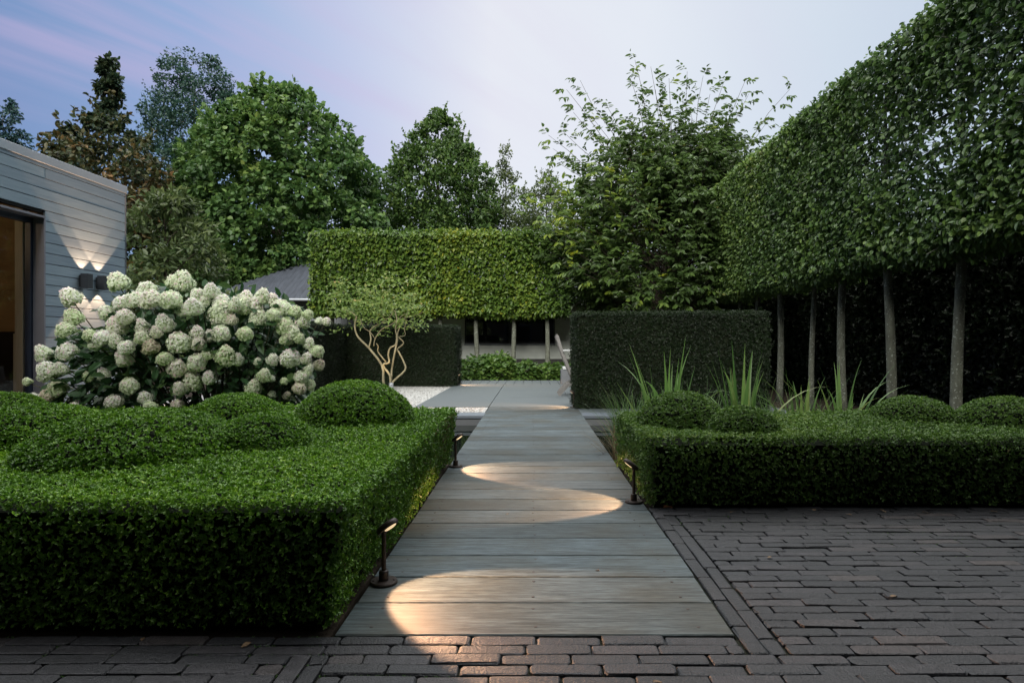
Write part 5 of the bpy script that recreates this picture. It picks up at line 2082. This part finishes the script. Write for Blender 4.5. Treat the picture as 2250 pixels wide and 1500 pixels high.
grass("loose green grass tuft by the corner of the right yew hedge", 1.05, 6.3, -0.14, 260, 0.72, 71, "grass", 0.7, 0.22)
grass("green grass tuft among the iris blades behind the round dome", 1.60, 5.9, -0.14, 230, 0.74, 72, "grass", 0.6, 0.25)
grass("low green grass tuft at the foot of the right-hand irises", 2.4, 5.9, -0.14, 230, 0.70, 73, "grass", 0.7, 0.3)
grass("dry brown grass tuft hanging over the water beside the boardwalk", 0.86, 5.35, -0.14, 210, 0.5, 74, "dry", 1.1, 0.16, 0.005)


def perennial(label, x, y, w_, h_, n, seed, mat="perennial", L=0.12, group="leafy perennials in the border before the outbuilding"):
    g = np.random.default_rng(seed)
    t = thing("leafy_perennial", label, "plant", (x, y, -0.03), 0, group)
    d = unit(g.normal(size=(n, 3)))
    d[:, 2] = np.abs(d[:, 2])
    wob = 1 + clump_noise(d + seed, 3, seed) * .16
    P = d * np.array([w_, w_ * .8, h_]) * (g.uniform(0.5, 1.0, n) ** .5 * wob)[:, None]
    A = unit(d * np.array([1, 1, .2]) + g.normal(0, .5, (n, 3)) + np.array([0, 0, -.2]))
    N = unit(np.array([0, -.2, 1.0]) + g.normal(0, .4, (n, 3)))
    N = unit(N - A * np.sum(N * A, axis=1, keepdims=True))
    mb = MB()
    leaves(mb, P, A, N, L, L * .8, 0.45 + g.normal(0, .18, n) + clump_noise(P, 3, seed) * .1, 0)
    mb.build("foliage", M[mat], t)
    st = MB()
    for i in g.choice(n, 40, replace=False):
        q = P[i]
        st.tube([(q[0] * .15, q[1] * .15, 0), (q[0] * .5, q[1] * .5, q[2] * .65), tuple(q)], [0.006, 0.005, 0.003], 4, cap=False)
    st.build("stems", M["stem"], t)
    return t


perennial("leafy plant at the left end of the border beside the left yew hedge", -1.75, 16.4, 0.55, 0.52, 700, 81)
perennial("tallest leafy plant of the border, left of the middle", -0.98, 16.5, 0.58, 0.68, 900, 82, L=0.14)
perennial("leafy plant in the middle of the border below the dark window", -0.25, 16.4, 0.50, 0.50, 700, 83)
perennial("low leafy plant of the border right of the middle", 0.35, 16.5, 0.46, 0.46, 650, 84)
perennial("leafy plant at the right end of the border beside the deck chair", 0.98, 16.6, 0.50, 0.42, 650, 85)
perennial("darker leafy plant at the back of the border on the left", -1.45, 17.6, 0.6, 0.6, 600, 86)
perennial("leafy plant behind the bench at the far right of the border", 1.8, 16.9, 0.55, 0.5, 600, 87)

# ================================================================== SMALL THINGS ON THE GROUND
g = np.random.default_rng(91)
ms = MB()                                                   # moss and tiny weeds in the joints of the paving
n = 7000
px = np.where(g.random(n) < 0.6, g.uniform(0.68, 3.6, n), g.uniform(-1.9, 2.2, n))
py = np.where(px > 0.68, g.uniform(1.3, 3.5, n), g.uniform(1.25, 1.99, n))
py = 1.997 + np.round((py - 1.997) / 0.058) * 0.058 + g.normal(0, 0.0012, n)
keep = clump_noise(np.stack([px, py, px * 0], 1), 3.0, 92) > 0.05
P = np.stack([px, py, np.full(n, -0.011)], 1)[keep]
k = 5
Q, A, N = tufts(P, np.tile(np.array([[0, 0, 1.0]]), (len(P), 1)), k, 0.5)
leaves(ms, Q, A, N, 0.0105, 0.005, g.normal(0.4, 0.2, len(Q)), 0, "d")
tag(ms.build("joint_moss", M["grass"]), kind="stuff")

dry_mat = simple("dry_leaf", (0.16, 0.10, 0.05), 0.7, var=0.35, scale=30)
lf = MB()
V, F = [], []
for i in range(7):
    f = i / 6
    wd = 0.011 * math.sin(math.pi * min(0.06 + f * 0.94, 0.995)) ** 0.8
    xx = (f - 0.5) * 0.038
    V += [(xx, -wd, 0.0035 + 0.004 * math.sin(f * 5)), (xx, 0, 0.0012 + 0.003 * math.sin(f * 4)), (xx, wd, 0.0045 + 0.003 * math.cos(f * 3))]
for i in range(6):
    a = i * 3
    F += [(a, a + 1, a + 4, a + 3), (a + 1, a + 2, a + 5, a + 4)]
lf.add(V, F)
leaf0 = lf.build("fallen_leaf", dry_mat)
spots = [(1.35, 2.30, 0), (1.75, 3.40, 0), (1.98, 3.47, 0), (2.2, 3.44, 0), (1.12, 3.45, 0), (2.45, 2.9, 0), (1.05, 2.72, 0), (1.6, 3.49, 0),
         (-0.9, 1.93, 0), (-1.25, 1.97, 0), (0.35, 1.72, 0), (0.95, 1.6, 0), (1.9, 1.9, 0), (2.6, 3.46, 0)]
for i, (x, y, z) in enumerate(spots):
    o = leaf0 if i == 0 else leaf0.copy()
    if i:
        COL.objects.link(o)
    o.location = (x, y, 0.001)
    o.rotation_euler = (g.uniform(-.15, .15), g.uniform(-.15, .15), g.uniform(0, 6.28))
    s_ = g.uniform(0.5, 0.95)
    o.scale = (s_, s_, s_)
    tag(o, "small dry brown leaf fallen on the brick paving", "fallen leaf", "fallen leaves on the brick paving")
for i, (x, y) in enumerate([(-0.14, 3.40), (0.27, 2.56), (0.12, 5.9)]):
    o = leaf0.copy()
    COL.objects.link(o)
    o.location = (x, y, 0.004)
    o.rotation_euler = (0.1, 0, g.uniform(0, 6.28))
    o.scale = (0.55, 0.55, 0.55)
    tag(o, "tiny dark dry leaf lying on the boardwalk planks", "fallen leaf", "fallen leaves on the boardwalk")
